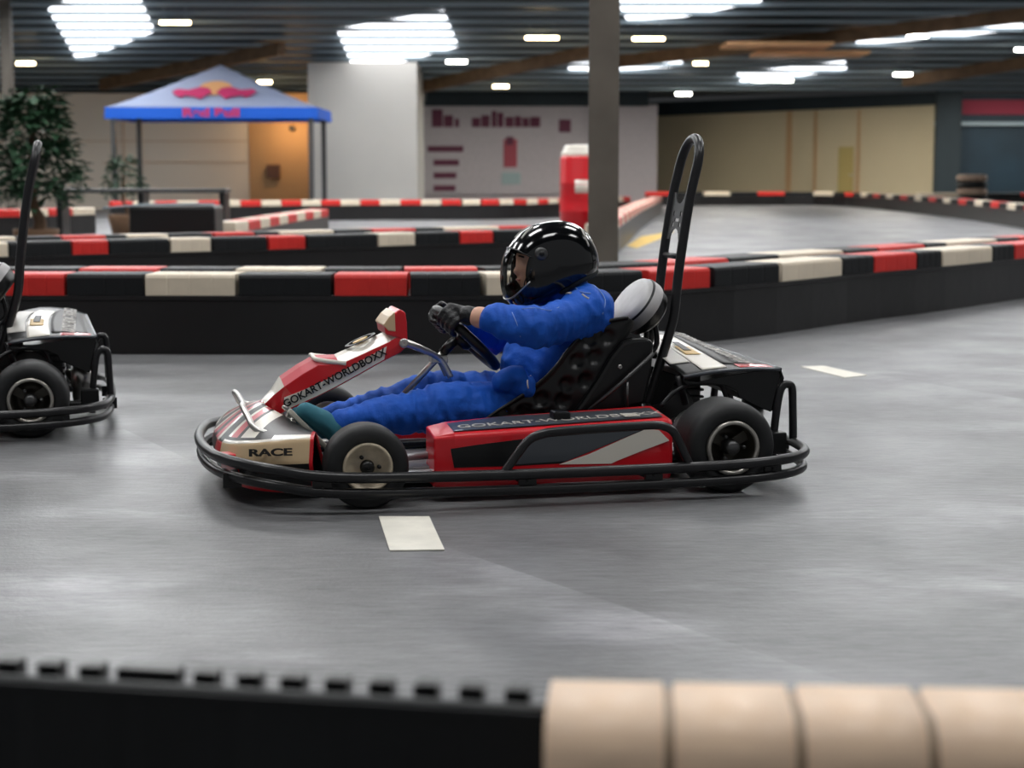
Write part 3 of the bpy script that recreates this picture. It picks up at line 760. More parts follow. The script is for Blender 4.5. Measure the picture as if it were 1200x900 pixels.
# rear vent with pale outline, crown flash, neck roll
def rib(an, r, name, m, k=1.006, closed=False):
    pts = [hsurf(math.radians(a), math.radians(p), k) for a, p in an]
    mb = MB(); c = crv(pts, 5, closed); mb.tube(c, r, 6, 0, closed); return mb.build(name, m, helmet)
for s in (-1, 1):
    rib([(128, s*30), (148, s*40), (166, s*34), (182, s*26)], .0032, 'rear_flash', M_silverink)
    rib([(128, s*30), (134, s*46), (150, s*56)], .0032, 'rear_flash', M_silverink)
    rib([(62, s*12), (50, s*16), (38, s*22)], .0035, 'crown_vent', M_silverink)
    rib([(-8, s*72), (-28, s*60), (-52, s*48)], .002, 'side_seam', M_black, 1.004)
mb = MB(); mb.tube(crv([hsurf(math.radians(a), math.radians(p), .99) for a, p in ((190, -20), (200, -50), (222, -52), (240, -44), (256, -34), (256, 34), (240, 44), (222, 52), (200, 50), (190, 20))], 5, True), .010, 8, 0, True); mb.build('neck_roll', M_padin, helmet)

# ================================================================ floor and markings
def ground_material():
    m = bpy.data.materials.new('track_concrete'); m.use_nodes = True; nt = m.node_tree; b = nt.nodes['Principled BSDF']
    tc = nt.nodes.new('ShaderNodeTexCoord')
    def nz(sc, det, mp=None, ro=.55):
        n = nt.nodes.new('ShaderNodeTexNoise'); n.inputs['Scale'].default_value = sc; n.inputs['Detail'].default_value = det; n.inputs['Roughness'].default_value = ro
        src = tc.outputs['Object']
        if mp:
            q = nt.nodes.new('ShaderNodeMapping'); q.inputs['Scale'].default_value = mp[0]; q.inputs['Rotation'].default_value = mp[1]; nt.links.new(src, q.inputs['Vector']); src = q.outputs[0]
        nt.links.new(src, n.inputs['Vector']); return n
    def ramp(n, p0, p1, c0, c1):
        r = nt.nodes.new('ShaderNodeValToRGB'); e = r.color_ramp.elements; e[0].position = p0; e[1].position = p1; e[0].color = (*c0, 1); e[1].color = (*c1, 1); nt.links.new(n.outputs['Fac'], r.inputs['Fac']); return r
    a = ramp(nz(.55, 6, ((1, 1.5, 1), (0, 0, .5))), .35, .72, (.116, .117, .120), (.178, .180, .186))
    pat = ramp(nz(.9, 5, ((.7, 1.5, 1), (0, 0, -.5))), .60, .75, (0, 0, 0), (1, 1, 1))
    mx = nt.nodes.new('ShaderNodeMixRGB'); mx.inputs[2].default_value = (.29, .29, .30, 1); nt.links.new(pat.outputs[0], mx.inputs[0]); nt.links.new(a.outputs[0], mx.inputs[1])
    geo = nt.nodes.new('ShaderNodeTexCoord')
    dn = nz(2.2, 6); 
    def mth(op, a_, b_=None):
        q = nt.nodes.new('ShaderNodeMath'); q.operation = op
        for k_, vv in ((0, a_), (1, b_)):
            if vv is None: continue
            if isinstance(vv, (int, float)): q.inputs[k_].default_value = vv
            else: nt.links.new(vv, q.inputs[k_])
        return q.outputs[0]
    sp = nt.nodes.new('ShaderNodeSeparateXYZ'); nt.links.new(geo.outputs['Object'], sp.inputs[0])
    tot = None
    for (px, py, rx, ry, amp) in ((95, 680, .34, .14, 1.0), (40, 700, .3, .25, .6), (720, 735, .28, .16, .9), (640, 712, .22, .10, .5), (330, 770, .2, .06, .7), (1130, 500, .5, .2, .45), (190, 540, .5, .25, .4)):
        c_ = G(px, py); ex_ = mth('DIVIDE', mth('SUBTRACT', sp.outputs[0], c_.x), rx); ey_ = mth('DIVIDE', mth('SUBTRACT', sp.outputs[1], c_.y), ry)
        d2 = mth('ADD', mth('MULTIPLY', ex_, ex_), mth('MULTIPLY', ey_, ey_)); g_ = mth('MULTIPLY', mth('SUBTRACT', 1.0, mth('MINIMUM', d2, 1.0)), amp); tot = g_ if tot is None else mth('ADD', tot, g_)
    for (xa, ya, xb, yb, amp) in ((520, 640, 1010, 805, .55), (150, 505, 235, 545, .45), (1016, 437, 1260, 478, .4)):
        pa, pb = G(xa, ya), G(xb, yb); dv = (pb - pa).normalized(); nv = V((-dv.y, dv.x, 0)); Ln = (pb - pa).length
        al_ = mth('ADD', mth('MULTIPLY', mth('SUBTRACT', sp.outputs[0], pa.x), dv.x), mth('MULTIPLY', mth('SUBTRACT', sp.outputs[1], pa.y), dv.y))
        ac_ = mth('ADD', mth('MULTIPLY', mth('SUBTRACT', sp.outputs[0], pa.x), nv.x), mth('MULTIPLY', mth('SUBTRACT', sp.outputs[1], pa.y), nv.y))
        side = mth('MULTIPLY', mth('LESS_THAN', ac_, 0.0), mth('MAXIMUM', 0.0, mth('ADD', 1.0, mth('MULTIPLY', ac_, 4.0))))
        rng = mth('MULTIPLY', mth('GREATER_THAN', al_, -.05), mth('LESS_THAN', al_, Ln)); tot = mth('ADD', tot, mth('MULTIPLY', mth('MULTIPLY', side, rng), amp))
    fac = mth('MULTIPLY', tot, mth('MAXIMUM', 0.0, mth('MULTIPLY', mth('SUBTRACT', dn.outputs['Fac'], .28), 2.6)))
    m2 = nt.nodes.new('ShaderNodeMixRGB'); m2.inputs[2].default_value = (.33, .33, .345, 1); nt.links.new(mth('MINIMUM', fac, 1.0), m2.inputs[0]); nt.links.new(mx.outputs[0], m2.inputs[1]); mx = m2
    f = ramp(nz(26, 6, ((.35, 1.6, 1), (0, 0, .05)), .7), .3, .7, (.66, .66, .66), (1.32, 1.32, 1.32))
    ml = nt.nodes.new('ShaderNodeMixRGB'); ml.blend_type = 'MULTIPLY'; ml.inputs[0].default_value = 1; nt.links.new(mx.outputs[0], ml.inputs[1]); nt.links.new(f.outputs[0], ml.inputs[2])
    nt.links.new(ml.outputs[0], b.inputs['Base Color'])
    r = ramp(nz(1.2, 5), .35, .7, (.34, .34, .34), (.55, .55, .55)); nt.links.new(r.outputs[0], b.inputs['Roughness'])
    bp = nt.nodes.new('ShaderNodeBump'); bp.inputs['Strength'].default_value = .12; bp.inputs['Distance'].default_value = .01; nt.links.new(nz(60, 3).outputs['Fac'], bp.inputs['Height']); nt.links.new(bp.outputs[0], b.inputs['Normal'])
    return m
mb = MB(); mb.box((-32, -4, -.1), (36, 72, 0)); tag(mb.build('floor', ground_material()), kind='structure')
def floor_mark(px, m, name, label):
    mb = MB(); mb.prism([G(x, y, .001) for x, y in px], (0, 0, .003)); return tag(mb.build(name, m), label, 'marking')
floor_mark([(444,606),(503,606),(521,645),(457,646)], M_lblue, 'painted_dash', 'off-white painted dash on the grey floor just below the red go-kart')
floor_mark([(938,430),(965,429),(1016,440),(990,443)], M_lblue, 'painted_dash', 'white painted dash on the grey floor beyond the tail of the red go-kart')
floor_mark([(352,277),(386,269),(430,267),(422,273),(376,279)], M_beige, 'painted_patch', 'beige painted patch of floor behind the second barrier under the blue canopy')
floor_mark([(734,288),(752,277),(790,271),(776,279),(746,291)], M_yell, 'yellow_line', 'yellow painted line on the floor beside the steel column')

# ================================================================ barriers
ORD = ['first','second','third','fourth','fifth','sixth','seventh','eighth','ninth','tenth','eleventh','twelfth','thirteenth','fourteenth','fifteenth','sixteenth','seventeenth','eighteenth','nineteenth','twentieth'] + ['twenty-%s' % q for q in ('first','second','third','fourth','fifth','sixth','seventh','eighth','ninth')] + ['thirtieth'] + ['thirty-%s' % q for q in ('first','second','third','fourth','fifth','sixth','seventh','eighth','ninth')] + ['fortieth'] + ['forty-%s' % q for q in ('first','second','third','fourth','fifth','sixth','seventh','eighth','ninth')]
BMESH = {}
def block_mesh(L, z0, z1, dep, m, segs=4):
    """ribbed cap block, length along x, front face toward -y, base at z0"""
    key = (round(L, 3), round(z0, 3), round(z1, 3), dep, m.name)
    if key in BMESH: return BMESH[key]
    h = dep/2; c = .022
    prof = [(-h, z0), (-h, z1 - c), (-h + c*.3, z1 - c*.3), (-h + c, z1), (h - c, z1), (h - c*.3, z1 - c*.3), (h, z1 - c), (h, z0)]
    xs = []; w = L/segs; gq = .0075
    for k in range(segs):
        a = -L/2 + k*w; xs += [(a + gq*.2, .985), (a + gq, 1.0), (a + w - gq, 1.0), (a + w - gq*.2, .985)]
    rows = [[V((x, y*f if abs(y) > h - c - .001 else y, z0 + (z - z0)*(f if z > z1 - c*.5 else 1))) for y, z in prof] for x, f in xs]
    mb = MB().grid(rows, 0, False); mb.add(rows[0], [tuple(range(8))]); mb.add(rows[-1], [tuple(range(8))])
    o = mb.build('barrier_block', m); me = o.data; bpy.data.objects.remove(o); BMESH[key] = me
    return me
def resample(pts, step, s0=0.0):
    """points every step along the polyline, first at arc length s0 -> (point, unit tangent)"""
    p = crv(pts, 12); d = [0]
    for a, b in zip(p[:-1], p[1:]): d.append(d[-1] + (b - a).length)
    out = []; s = s0
    while s < d[-1]:
        k = max(i for i in range(len(d)) if d[i] <= s); k = min(k, len(p) - 2)
        f = (s - d[k])/max(1e-9, d[k+1] - d[k]); out.append((p[k].lerp(p[k+1], f), (p[k+1] - p[k]).normalized())); s += step
    return out
MC = {'red': M_redblk, 'cream': M_crmblk, 'black': M_blkblk}
def barrier(path, L, seq, z0, z1, dep, where, bname, blabel, rows=1, gap=0.0, seq2=None, s0=0.0, body_d=None, anchor='from the black kart end', marks=None):
    """a rubber wall along path (front foot line) under one or two rows of cap blocks"""
    st_ = resample(path, L, s0); cnt = {}
    bd = body_d or dep
    mb = MB(); rws = []
    for p, t in st_ + []:
        nb = V((-t.y, t.x, 0)); 
        prof = [(0.0, 0), (.0, z0 - .03), (-.012, z0 - .025), (-.012, z0 - .002), (.004, z0), (bd, z0), (bd, 0)]
        rws.append([p + nb*y + V((0, 0, z)) for y, z in prof])
    mb.grid(rws, 0, False); mb.add(rws[0], [tuple(range(7))]); mb.add(rws[-1], [tuple(range(7))])
    tag(mb.build('crash_barrier', M_belt), blabel, 'barrier')
    for r in range(rows):
        sq = seq if r == 0 else (seq2 or seq)
        if marks:                          # joints between blocks, measured along this row's own top edge
            fine = resample(path, .02); tbl = []
            for p, t in fine: q = p + V((-t.y, t.x, 0))*(r*gap) + V((0, 0, z1)); tbl.append(px_of(q))
            st_ = [fine[min(range(len(tbl)), key=lambda k: abs(tbl[k] - m_))] for m_ in marks[r]]
        for i in range(len(st_) - 1):
            a, t = st_[i]; b = st_[i+1][0]; nb = V((-t.y, t.x, 0)); t2 = st_[i+1][1]; off = dep/2 + r*gap; pa = a + nb*off; pb = b + V((-t2.y, t2.x, 0))*off; c = (pa + pb)/2
            col = sq[i % len(sq)]; key = (r, col); cnt[key] = cnt.get(key, 0) + 1
            d = (pb - pa); Lb = d.length
            o = bpy.data.objects.new('barrier_block', block_mesh(L*.985, z0, z1, dep, MC[col])); COL.objects.link(o)
            o.location = c; o.rotation_euler = (0, 0, math.atan2(d.y, d.x)); o.scale.x = Lb/L*.985
            rw = '' if rows == 1 else ('front row of ' if r == 0 else 'back row of ')
            tag(o, '%s %s block %s, %s%s' % (ORD[cnt[key]-1], col, anchor, rw, where), 'barrier block', 'coloured blocks on the ' + where.replace('the ', ''))
# main barrier behind the racing kart
main = [G(x, y) for x, y in ((-75,415),(60,415),(180,415),(300,415.5),(420,415.5),(540,415),(640,413),(740,408.5),(840,400),(920,390),(1000,378),(1100,365),(1200,350),(1300,336))]
# start so that a block begins at px 170
def px_of(p): q = p - CAM; return 600 + F*q.dot(RT)/q.dot(FWD)
ML = .485
mA = [-70, -12, 78, 170, 277, 390, 477, 565, 655, 760, 835, 915, 988, 1025, 1075, 1105, 1165, 1190, 1238, 1270]
cA = ['black','red','black','cream','black','red','black','cream','black','red','black','cream','black','red','black','cream','black','red','black']
mB = [-70, 0, 90, 185, 275, 378, 470, 565, 655, 780, 856, 915, 990, 1030, 1085, 1110, 1170, 1195, 1240, 1270]
cB = ['black','black','red','black','cream','black','red','black','black','red','black','cream','black','red','black','cream','black','red','black']
cB[1] = 'black'
barrier(main, ML, cA, .33, .45, .30, 'the barrier behind the driver', 'crash_barrier', 'long black rubber barrier wall curving behind the racing go-kart', 2, .58, cB[:1] + ['black'] + cB[2:], 0.0, .88, marks=[mA, mB])
# second barrier
sec = [G(x, y, .45) for x, y in ((-30,284.5),(83,282),(200,279.5),(314,277),(443,273.5),(577,270),(640,268.5),(690,267.5))]
sec = [V((p.x, p.y, 0)) for p in sec]
barrier(sec, .43, ['cream','black','red','black','cream','black','red','black','cream','black','red','black'], .33, .45, .28, 'the second barrier', 'crash_barrier', 'low black rubber barrier standing behind the first, ending at the column', 2, 1.1, ['cream','black','red','black','cream','black','red','black','cream','black','red','black','cream','red'], .05, 1.4, marks=[[-28, 10, 83, 126, 200, 248, 314, 358, 443, 488, 540, 578, 668], [-20, 20, 72, 126, 150, 198, 250, 300, 328, 392, 437, 488, 520, 585, 650]])
def flat(pxs, z=.45): return [V((p.x, p.y, 0)) for p in (G(x, y, z) for x, y in pxs)]
barrier(flat([(716,262),(734,250),(752,240),(776,230)]), .9, ['cream','red'], .33, .45, .3, 'the short barrier running away past the column', 'crash_barrier', 'short dark barrier running away from the camera beside the column', anchor='from the near end')
barrier(flat([(276,260.5),(305,256.5),(340,251),(390,244)]), .8, ['cream','red'], .33, .45, .3, 'the short barrier below the canopy', 'crash_barrier', 'short dark barrier running away under the blue canopy', anchor='from the near end')
barrier(flat([(-15,246),(40,245),(112,243)]), .62, ['red','cream'], .33, .45, .3, 'the short barrier by the palm', 'crash_barrier', 'short dark barrier standing behind the tall potted tree', anchor='from the picture edge')
barrier(flat([(130,236),(300,235),(450,234),(600,233.5),(745,230)]), .46, ['red','cream'], .33, .45, .3, 'the far barrier along the pale walls', 'crash_barrier', 'far dark barrier along the foot of the pale walls', anchor='from the canopy end')
barrier([G(x, y) for x, y in ((756,241),(825,241),(967,241),(1046,247),(1130,257),(1200,268),(1260,280))], .95, ['red','black','cream','black'], .33, .45, .3, 'the far curving barrier', 'crash_barrier', 'far dark barrier curving round the pale bend of track', anchor='from the column side')
# outer line behind the bend
barrier(flat([(1075,226.2),(1160,226.2),(1290,226.2)], .45), 1.6, ['cream','black','red','black'], .33, .45, .3, 'the far straight barrier before the navy panel', 'crash_barrier', 'far straight barrier in front of the navy panel', anchor='from the corner column')

# near barrier in front of the camera: black castellated length, then a ribbed cream cap
npth = [G(x, y, .48) for x, y in ((-90, 792), (0, 797.5), (320, 816), (649, 835))]; npth = [V((p.x, p.y, 0)) for p in npth]
stn = resample(npth, .02); 
mb = MB(); rws = []
for k, (p, t) in enumerate(stn):
    nb = V((-t.y, t.x, 0)); g = .004 if (k % 6) < 5 else .007
    prof = [(g, 0), (g, .470), (-.006, .472), (-.006, .480), (.010, .482), (.03, .478), (.03, .466), (.062, .466), (.062, 0)]
    rws.append([p + nb*y + V((0, 0, z)) for y, z in prof])
mb.grid(rws, 0, False); mb.add(rws[0], [tuple(range(9))]); mb.add(rws[-1], [tuple(range(9))])
nearb = tag(mb.build('crash_barrier', M_blkblk), 'black slotted barrier close to the camera, beside the cream cap', 'barrier')
mb = MB(); mb.tube([p + V((-t.y, t.x, 0))*.004 + V((0, 0, .482)) for p, t in stn], .0035, 8); mb.build('rim_glint', mat('rim_glint_grey', (96, 98, 98), .35), nearb)  # paler tube paints the light reflected along the top rim
def place_on(path, s): return resample(path, 99, s)[0]
pos = []
tot = sum((b - a).length for a, b in zip(npth[:-1], npth[1:]))
wid_ = 55.5/1185
k = 0; s = 0.03
while s < tot - .015:
    p, t = place_on(npth, s); nb = V((-t.y, t.x, 0)); c = p + nb*.045
    w = .0125 if k != 4 else .034
    m4 = Matrix.Translation(c) @ Matrix.Rotation(math.atan2(t.y, t.x), 4, 'Z')
    mb = MB(); mb.box((-w, -.012, .464), (w, .012, .490), 0, m4); mb.build('barrier_tooth', M_black, nearb, bevel=.002)
    s += wid_ if k not in (3, 4) else wid_*1.35
    k += 1
cpth = [V((p.x, p.y, 0)) for p in (G(x, y, .505) for x, y in ((632, 837), (900, 843), (1200, 849), (1330, 851)))]
tot = sum((b - a).length for a, b in zip(cpth[:-1], cpth[1:]))
W_ = .1205; xs = []
n_seg = int(tot/W_)
mb = MB(); rws = []; ms = []
for k in range(n_seg):
    for q, f in ((.0045, 0), (.006, 1), (W_ - .006, 1), (W_ - .0045, 0)):
        p, t = place_on(cpth, k*W_ + q); nb = V((-t.y, t.x, 0)); g = 0 if f else .006
        prof = [(g - .012, .30), (g - .012, .44), (g - .009, .468), (g + .002, .488), (g + .022, .500), (g + .05, .505 - g), (.11, .505 - g), (.128, .49), (.133, .46), (.133, .30)]
        rws.append([p + nb*y + V((0, 0, z)) for y, z in prof])
mb.grid(rws, 0, True, lambda i, j: 1 if i % 4 == 3 else 0); mb.add(rws[0], [tuple(range(10))]); mb.add(rws[-1], [tuple(range(10))])
M_seam = mat('cream_seam', (150, 132, 112), 0.6)
cap = mb.build('cream_barrier', [M_crmnear, M_seam]); tag(cap, 'large cream ribbed plastic barrier close to the camera', 'barrier')
mb = MB(); rws = []
for k in range(12):
    p, t = place_on(cpth, tot*k/11.01); nb = V((-t.y, t.x, 0)); rws.append([p + nb*y + V((0, 0, z)) for y, z in ((.01, 0), (.01, .298), (.12, .298), (.12, 0))])
mb.grid(rws, 0, False); mb.add(rws[0], [(0,1,2,3)]); mb.add(rws[-1], [(0,1,2,3)]); tag(mb.build('crash_barrier', M_belt), 'black barrier body under the large cream cap near the camera', 'barrier')

# ================================================================ walls and roof
def slab_px(name, x0, y0, x1, y1, Y, th, m, **kw):
    a = AY(x0, y0, Y); b = AY(x1, y1, Y); mb = MB(); mb.box((a.x, Y, b.z), (b.x, Y + th, a.z)); return tag(mb.build(name, m), **kw)
YL = 50.0
def wall(name, x0, x1, Y, h, m, th=.3):
    a = AY(x0, 200, Y).x; b = AY(x1, 200, Y).x; mb = MB(); mb.box((a, Y, 0), (b, Y + th, h)); return tag(mb.build(name, m), kind='structure')
wall('wall_left', -420, 292, YL, 3.35, M_wallc)
wall('wall_alcove', 292, 362, YL, 3.35, M_wallt)
wall('wall_projection', 362, 489, 46.5, 4.0, M_wallw, 3.5)
for k, px in enumerate((145, 292)): slab_px('trim_%d' % (k+1), px - 1.2, 116, px + 1.2, 245, YL - .04, .04, M_wallt, kind='structure')
slab_px('trim_3', -100, 165, 290, 165.8, YL - .03, .03, M_wallt, kind='structure'); slab_px('trim_4', 120, 190, 290, 190.8, YL - .03, .03, M_wallt, kind='structure')
wall('wall_back', 470, 770, 62, 3.5, M_poster)
slab_px('trim_5', 470, 100, 760, 124, 61.6, .4, M_dteal, kind='structure')
# right wall runs toward the camera
wa = AY(738, 200, 68); wb_ = AY(1112, 200, 59)
mb = MB(); mb.prism([(wa.x, wa.y, 0), (wb_.x, wb_.y, 0), (wb_.x, wb_.y, 3.7), (wa.x, wa.y, 3.7)], (.1, .3, 0)); tag(mb.build('wall_right', M_wally), kind='structure')
mb = MB(); q = V((-.05, -.3, 0)); mb.prism([V((wa.x, wa.y, 3.25)) + q, V((wb_.x, wb_.y, 3.40)) + q, V((wb_.x, wb_.y, 3.8)) + q, V((wa.x, wa.y, 3.8)) + q], (.05, .2, 0)); tag(mb.build('trim_6', M_dteal), kind='structure')
def on_right(px, dY=-.1): 
    f = (px - 738)/(1112 - 738); # depth along the wall line seen at that column of the picture
    k = (px - 600)/F
    tt = (k*wa.y - wa.x)/((wb_.x - wa.x) - k*(wb_.y - wa.y)); return V((wa.x + (wb_.x - wa.x)*tt, wa.y + (wb_.y - wa.y)*tt + dY, 0))
for k, (x0, x1, m) in enumerate(((918, 924, M_wallt), (950, 953, M_wallt), (1000, 1003, M_wallt))):
    a = on_right(x0); b = on_right(x1); mb = MB(); mb.prism([a, b, b + V((0,0,3.3)), a + V((0,0,3.3))], (0, .08, 0)); tag(mb.build('trim_%d' % (7+k), m), kind='structure')
a = on_right(979); b = on_right(996); mb = MB(); mb.prism([a, b, b + V((0,0,2.0)), a + V((0,0,2.0))], (0, .08, 0)); d_ = tag(mb.build('door_1', mat('door_yellow', (186, 166, 104), .6)), kind='structure')
mb = MB(); c = a.lerp(b, .85) + V((0, -.06, 1.0)); mb.box((c.x-.06, c.y-.03, c.z-.02), (c.x+.06, c.y+.06, c.z+.02)); mb.build('door_handle', M_steel, d_)
wall('wall_corner', 1112, 1480, 58.6, 3.7, M_navy)
slab_px('trim_10', 1100, 80, 1124, 235, 58.2, .35, M_dteal, kind='structure')
# red banner and pale rail on the navy panel
o = slab_px('wall_banner', 1128, 117, 1235, 134, 58.5, .06, mat('banner_red', (128, 34, 56), .7), label='dark red banner fixed high on the navy panel', cat='banner')
slab_px('handrail', 1096, 143, 1235, 147, 58.4, .1, M_purlin, label='pale rail across the navy panel below the red banner', cat='rail')
# stack of pale tyres before the navy panel
for k in range(5):
    Yc = 51; a = AY(1140, 212 - k*9.0, Yc); mb = MB()
    mb.lathe([(-.09, .28), (-.10, .36), (-.06, .44), (.06, .44), (.10, .36), (.09, .28), (.09, .2), (-.09, .2), (-.09, .28)], (a.x, Yc, .11 + .20*k), (0, 0, 1), 24)
    tag(mb.build('stacked_tyre', mat('tyre_pale', (170, 146, 128), .8) if k % 2 == 0 else M_tyre), '%s tyre from the floor in the stack before the navy panel' % ORD[k], 'tyre', 'tyres stacked before the navy panel')

# roof: one long sheet falling to the back, then a level bay over the far wall
def rz(Y): return 3.55 + .12*(52 - Y)
def RP(px, py, dz=0.0):
    d = ray(px, py); t = (3.55 + .12*52 + dz - HCAM)/(d.z + .12*d.y); return CAM + d*t
mb = MB(); mb.prism([(-34, -6, rz(-6)), (38, -6, rz(-6)), (38, 52, rz(52)), (-34, 52, rz(52))], (0, 0, .15)); tag(mb.build('ceiling', M_roof), kind='structure')
mb = MB(); mb.prism([(-34, 52, 3.95), (38, 52, 3.95), (38, 72, 3.95), (-34, 72, 3.95)], (0, 0, .15)); tag(mb.build('ceiling_bay', M_roof), kind='structure')
mb = MB(); mb.box((-34, 51.9, 3.2), (-2.6, 52.3, 4.1)); tag(mb.build('beam', M_dteal), kind='structure')
wn = 0
def rooflight(px, dz=-.05):
    global wn; wn += 1
    mb = MB(); mb.prism([RP(x, y, dz) for x, y in px], (0, 0, .04)); return tag(mb.build('window_or_fill_%d' % wn, M_skyd), kind='structure')
rooflight([(57,12),(110,-14),(158,-14),(181,37),(110,65),(88,67)])
rooflight([(395,36),(520,14),(537,55),(470,73),(412,76)])
rooflight([(722,0),(735,24),(800,20),(892,2),(892,-20),(722,-20)])
rooflight([(1000,40),(1130,20),(1197,17),(1200,34),(1100,45),(1004,52)])
rooflight([(666,76),(700,74),(800,63),(799,78),(700,84),(667,85)])
rooflight([(864,87),(990,73),(992,81),(930,90),(868,96)])
# unseen fill panels added in the roof to light the kart and far walls
for Y, XS in ((3.0, (-7, 0, 7)), (10.5, (-10.5, -3.5, 3.5, 10.5)), (18.0, (-10.5, -3.5, 3.5, 10.5)), (25.5, (-14, -7, 0, 7, 14)), (31.5, (-22, -15, -8, -4, 4, 11, 17)), (36.4, (-17, -13, -9, -4.5, 0, 4.5, 9, 13.5))):
    for X in XS:
        wn += 1; mb = MB(); mb.prism([(X-1.5, Y-1.1, rz(Y-1.1) - .05), (X+1.5, Y-1.1, rz(Y-1.1) - .05), (X+1.5, Y+1.1, rz(Y+1.1) - .05), (X-1.5, Y+1.1, rz(Y+1.1) - .05)], (0, 0, .03)); tag(mb.build('window_or_fill_%d' % wn, M_fill), kind='structure')
for X in (-3, 2, 7, 12, 17, 22):  # unseen bay panels, added to brighten the back walls
    wn += 1; mb = MB(); mb.box((X-1.2, 53.4, 3.88), (X+1.2, 56.0, 3.91)); tag(mb.build('window_or_fill_%d' % wn, M_fillbay), kind='structure')
# purlins: pale slim rails under the sheet, a touch askew
for k in range(30):
    Y = 24 + k*.94; sk = .05
    mb = MB()
    xa, xb = -30, 34
    mb.box((xa, -.035, -.15), (xb, .035, -.058), 0, Matrix.Translation((0, Y, rz(Y)))); 
    o = tag(mb.build('purlin', M_purlin), kind='structure')
for (x0, y0, x1, y1) in ((470, 100, 700, 52), (716, 66, 1215, 8), (120, 92, 330, 50), (1060, 88, 1230, 62)):
    a = RP(x0, y0, -.12); b = RP(x1, y1, -.12); mb = MB(); t = (b - a); n2 = V((-t.y, t.x, 0)).normalized()*.12
    mb.prism([a - n2, a + n2, b + n2, b - n2], (0, 0, -.32)); tag(mb.build('beam', M_wood), kind='structure')
for x0, y0, x1, y1 in ((845, 54, 960, 44), (880, 64, 1000, 56)):
    a = RP(x0, y0, -.5); b = RP(x1, y0 + 8, -.5); mb = MB(); mb.box((a.x, a.y - 1.2, a.z - .06), (b.x, a.y + .3, a.z + .02)); tag(mb.build('beam', mat('plywood', (232, 178, 128), .7, vary=.2, vscale=2)), kind='structure')
lamps = [(205, 25, 44), (30, 73, 26), (310, 95, 20), (635, 43, 48), (587, 100, 22), (535, 71, 30), (760, 44, 46), (821, 73, 20), (801, 109, 22), (1058, 86, 26), (905, 93, 60), (1196, 57, 16), (700, 80, 26), (1075, 41, 30)]
wh = ['over the first rooflight edge', 'at the picture edge above the tall tree', 'just above the canopy slope', 'between the rooflight and the column', 'low above the white banner wall', 'beside the rooflight over the white projection', 'next to the rooflight past the column', 'above the roll hoop, small and warm', 'low over the olive wall corner', 'above the corner of the navy panel', 'long, above the olive wall', 'small, at the far picture edge', 'hidden partly by the steel column', 'under the wide rooflight']
for (x, y, w), t in zip(lamps, wh):
    c = RP(x, y, -.35); hw = w*.4*c.y/F; warm = x in (30, 310, 635, 821, 760, 205, 587)
    root = empty('ceiling_light', c, 0, '%s strip lamp under the roof, %s' % ('warm' if warm else 'white', t), 'ceiling light', 'strip lamps under the roof')
    mb = MB(); mb.box((-hw, -.08, .0), (hw, .08, .05)); mb.tube([(-hw*.7, 0, .05), (-hw*.7, 0, .33)], .008, 6); mb.tube([(hw*.7, 0, .05), (hw*.7, 0, .33)], .008, 6); mb.build('lamp_housing', M_purlin, root)
    mb = MB(); mb.tube([(-hw*.97, 0, -.03), (hw*.97, 0, -.03)], .032, 10); mb.build('lamp_tube', M_lamp if warm else M_lampc, root)

# steel column (an I section) with base plate, and one far at the side
cb = G(706, 352); mb = MB(); w = 17*cb.y/F
mb.box((cb.x - w, cb.y - w*.9, 0), (cb.x + w, cb.y - w*.75, rz(cb.y))); mb.box((cb.x - w, cb.y + w*.75, 0), (cb.x + w, cb.y + w*.9, rz(cb.y))); mb.box((cb.x - w*.12, cb.y - w*.75, 0), (cb.x + w*.12, cb.y + w*.75, rz(cb.y))); mb.box((cb.x - w*1.5, cb.y - w*1.5, 0), (cb.x + w*1.5, cb.y + w*1.5, .02))
tag(mb.build('column', M_col, bevel=.004), kind='structure')
c2 = AY(13, 200, 40); mb = MB(); mb.box((c2.x - .12, 39.9, 0), (c2.x + .12, 40.1, rz(40))); tag(mb.build('column', M_col), kind='structure')

# ================================================================ things in the background
# banner lettering blocks on the white back wall: dark bars, too blurred to read
ban = empty('wall_banner', AY(585, 235, 61.9), 0, 'white wall banner with blurred purple heading and bars, behind the red drum', 'banner')
def ban_part(name, x0, y0, x1, y1, m, t=.05):
    a = AY(x0, y0, 61.9) - ban.location; b = AY(x1, y1, 61.9) - ban.location; mb = MB(); mb.box((a.x, -t, b.z), (b.x, 0, a.z)); return mb.build(name, m, ban, bevel=.02)
ban_part('banner_sheet', 492, 124, 684, 228, M_poster, .02)
random.seed(3)
for x0, x1, yt in ((506, 519, 128), (520, 531, 135), (533, 538, 139), (553, 563, 138), (564, 574, 135), (576, 582, 130), (583, 590, 132), (592, 602, 137), (603, 611, 136), (612, 620, 138), (621, 633, 137)): ban_part('heading_mark', x0, yt, x1, 149, M_purple)
for x0, x1, y in ((501, 543, 171), (508, 538, 187), (508, 535, 202), (508, 534, 217)): ban_part('text_bar', x0, y, x1, y + 7, M_purple)
ban_part('badge', 655, 140, 669, 155, M_purple); ban_part('figure_mark', 590, 163, 606, 196, mat('banner_figure', (158, 72, 84), .7)); ban_part('figure_head', 593, 160, 602, 170, M_purple, .06); ban_part('pale_mark', 588, 202, 610, 216, mat('banner_mint', (150, 170, 172), .7))

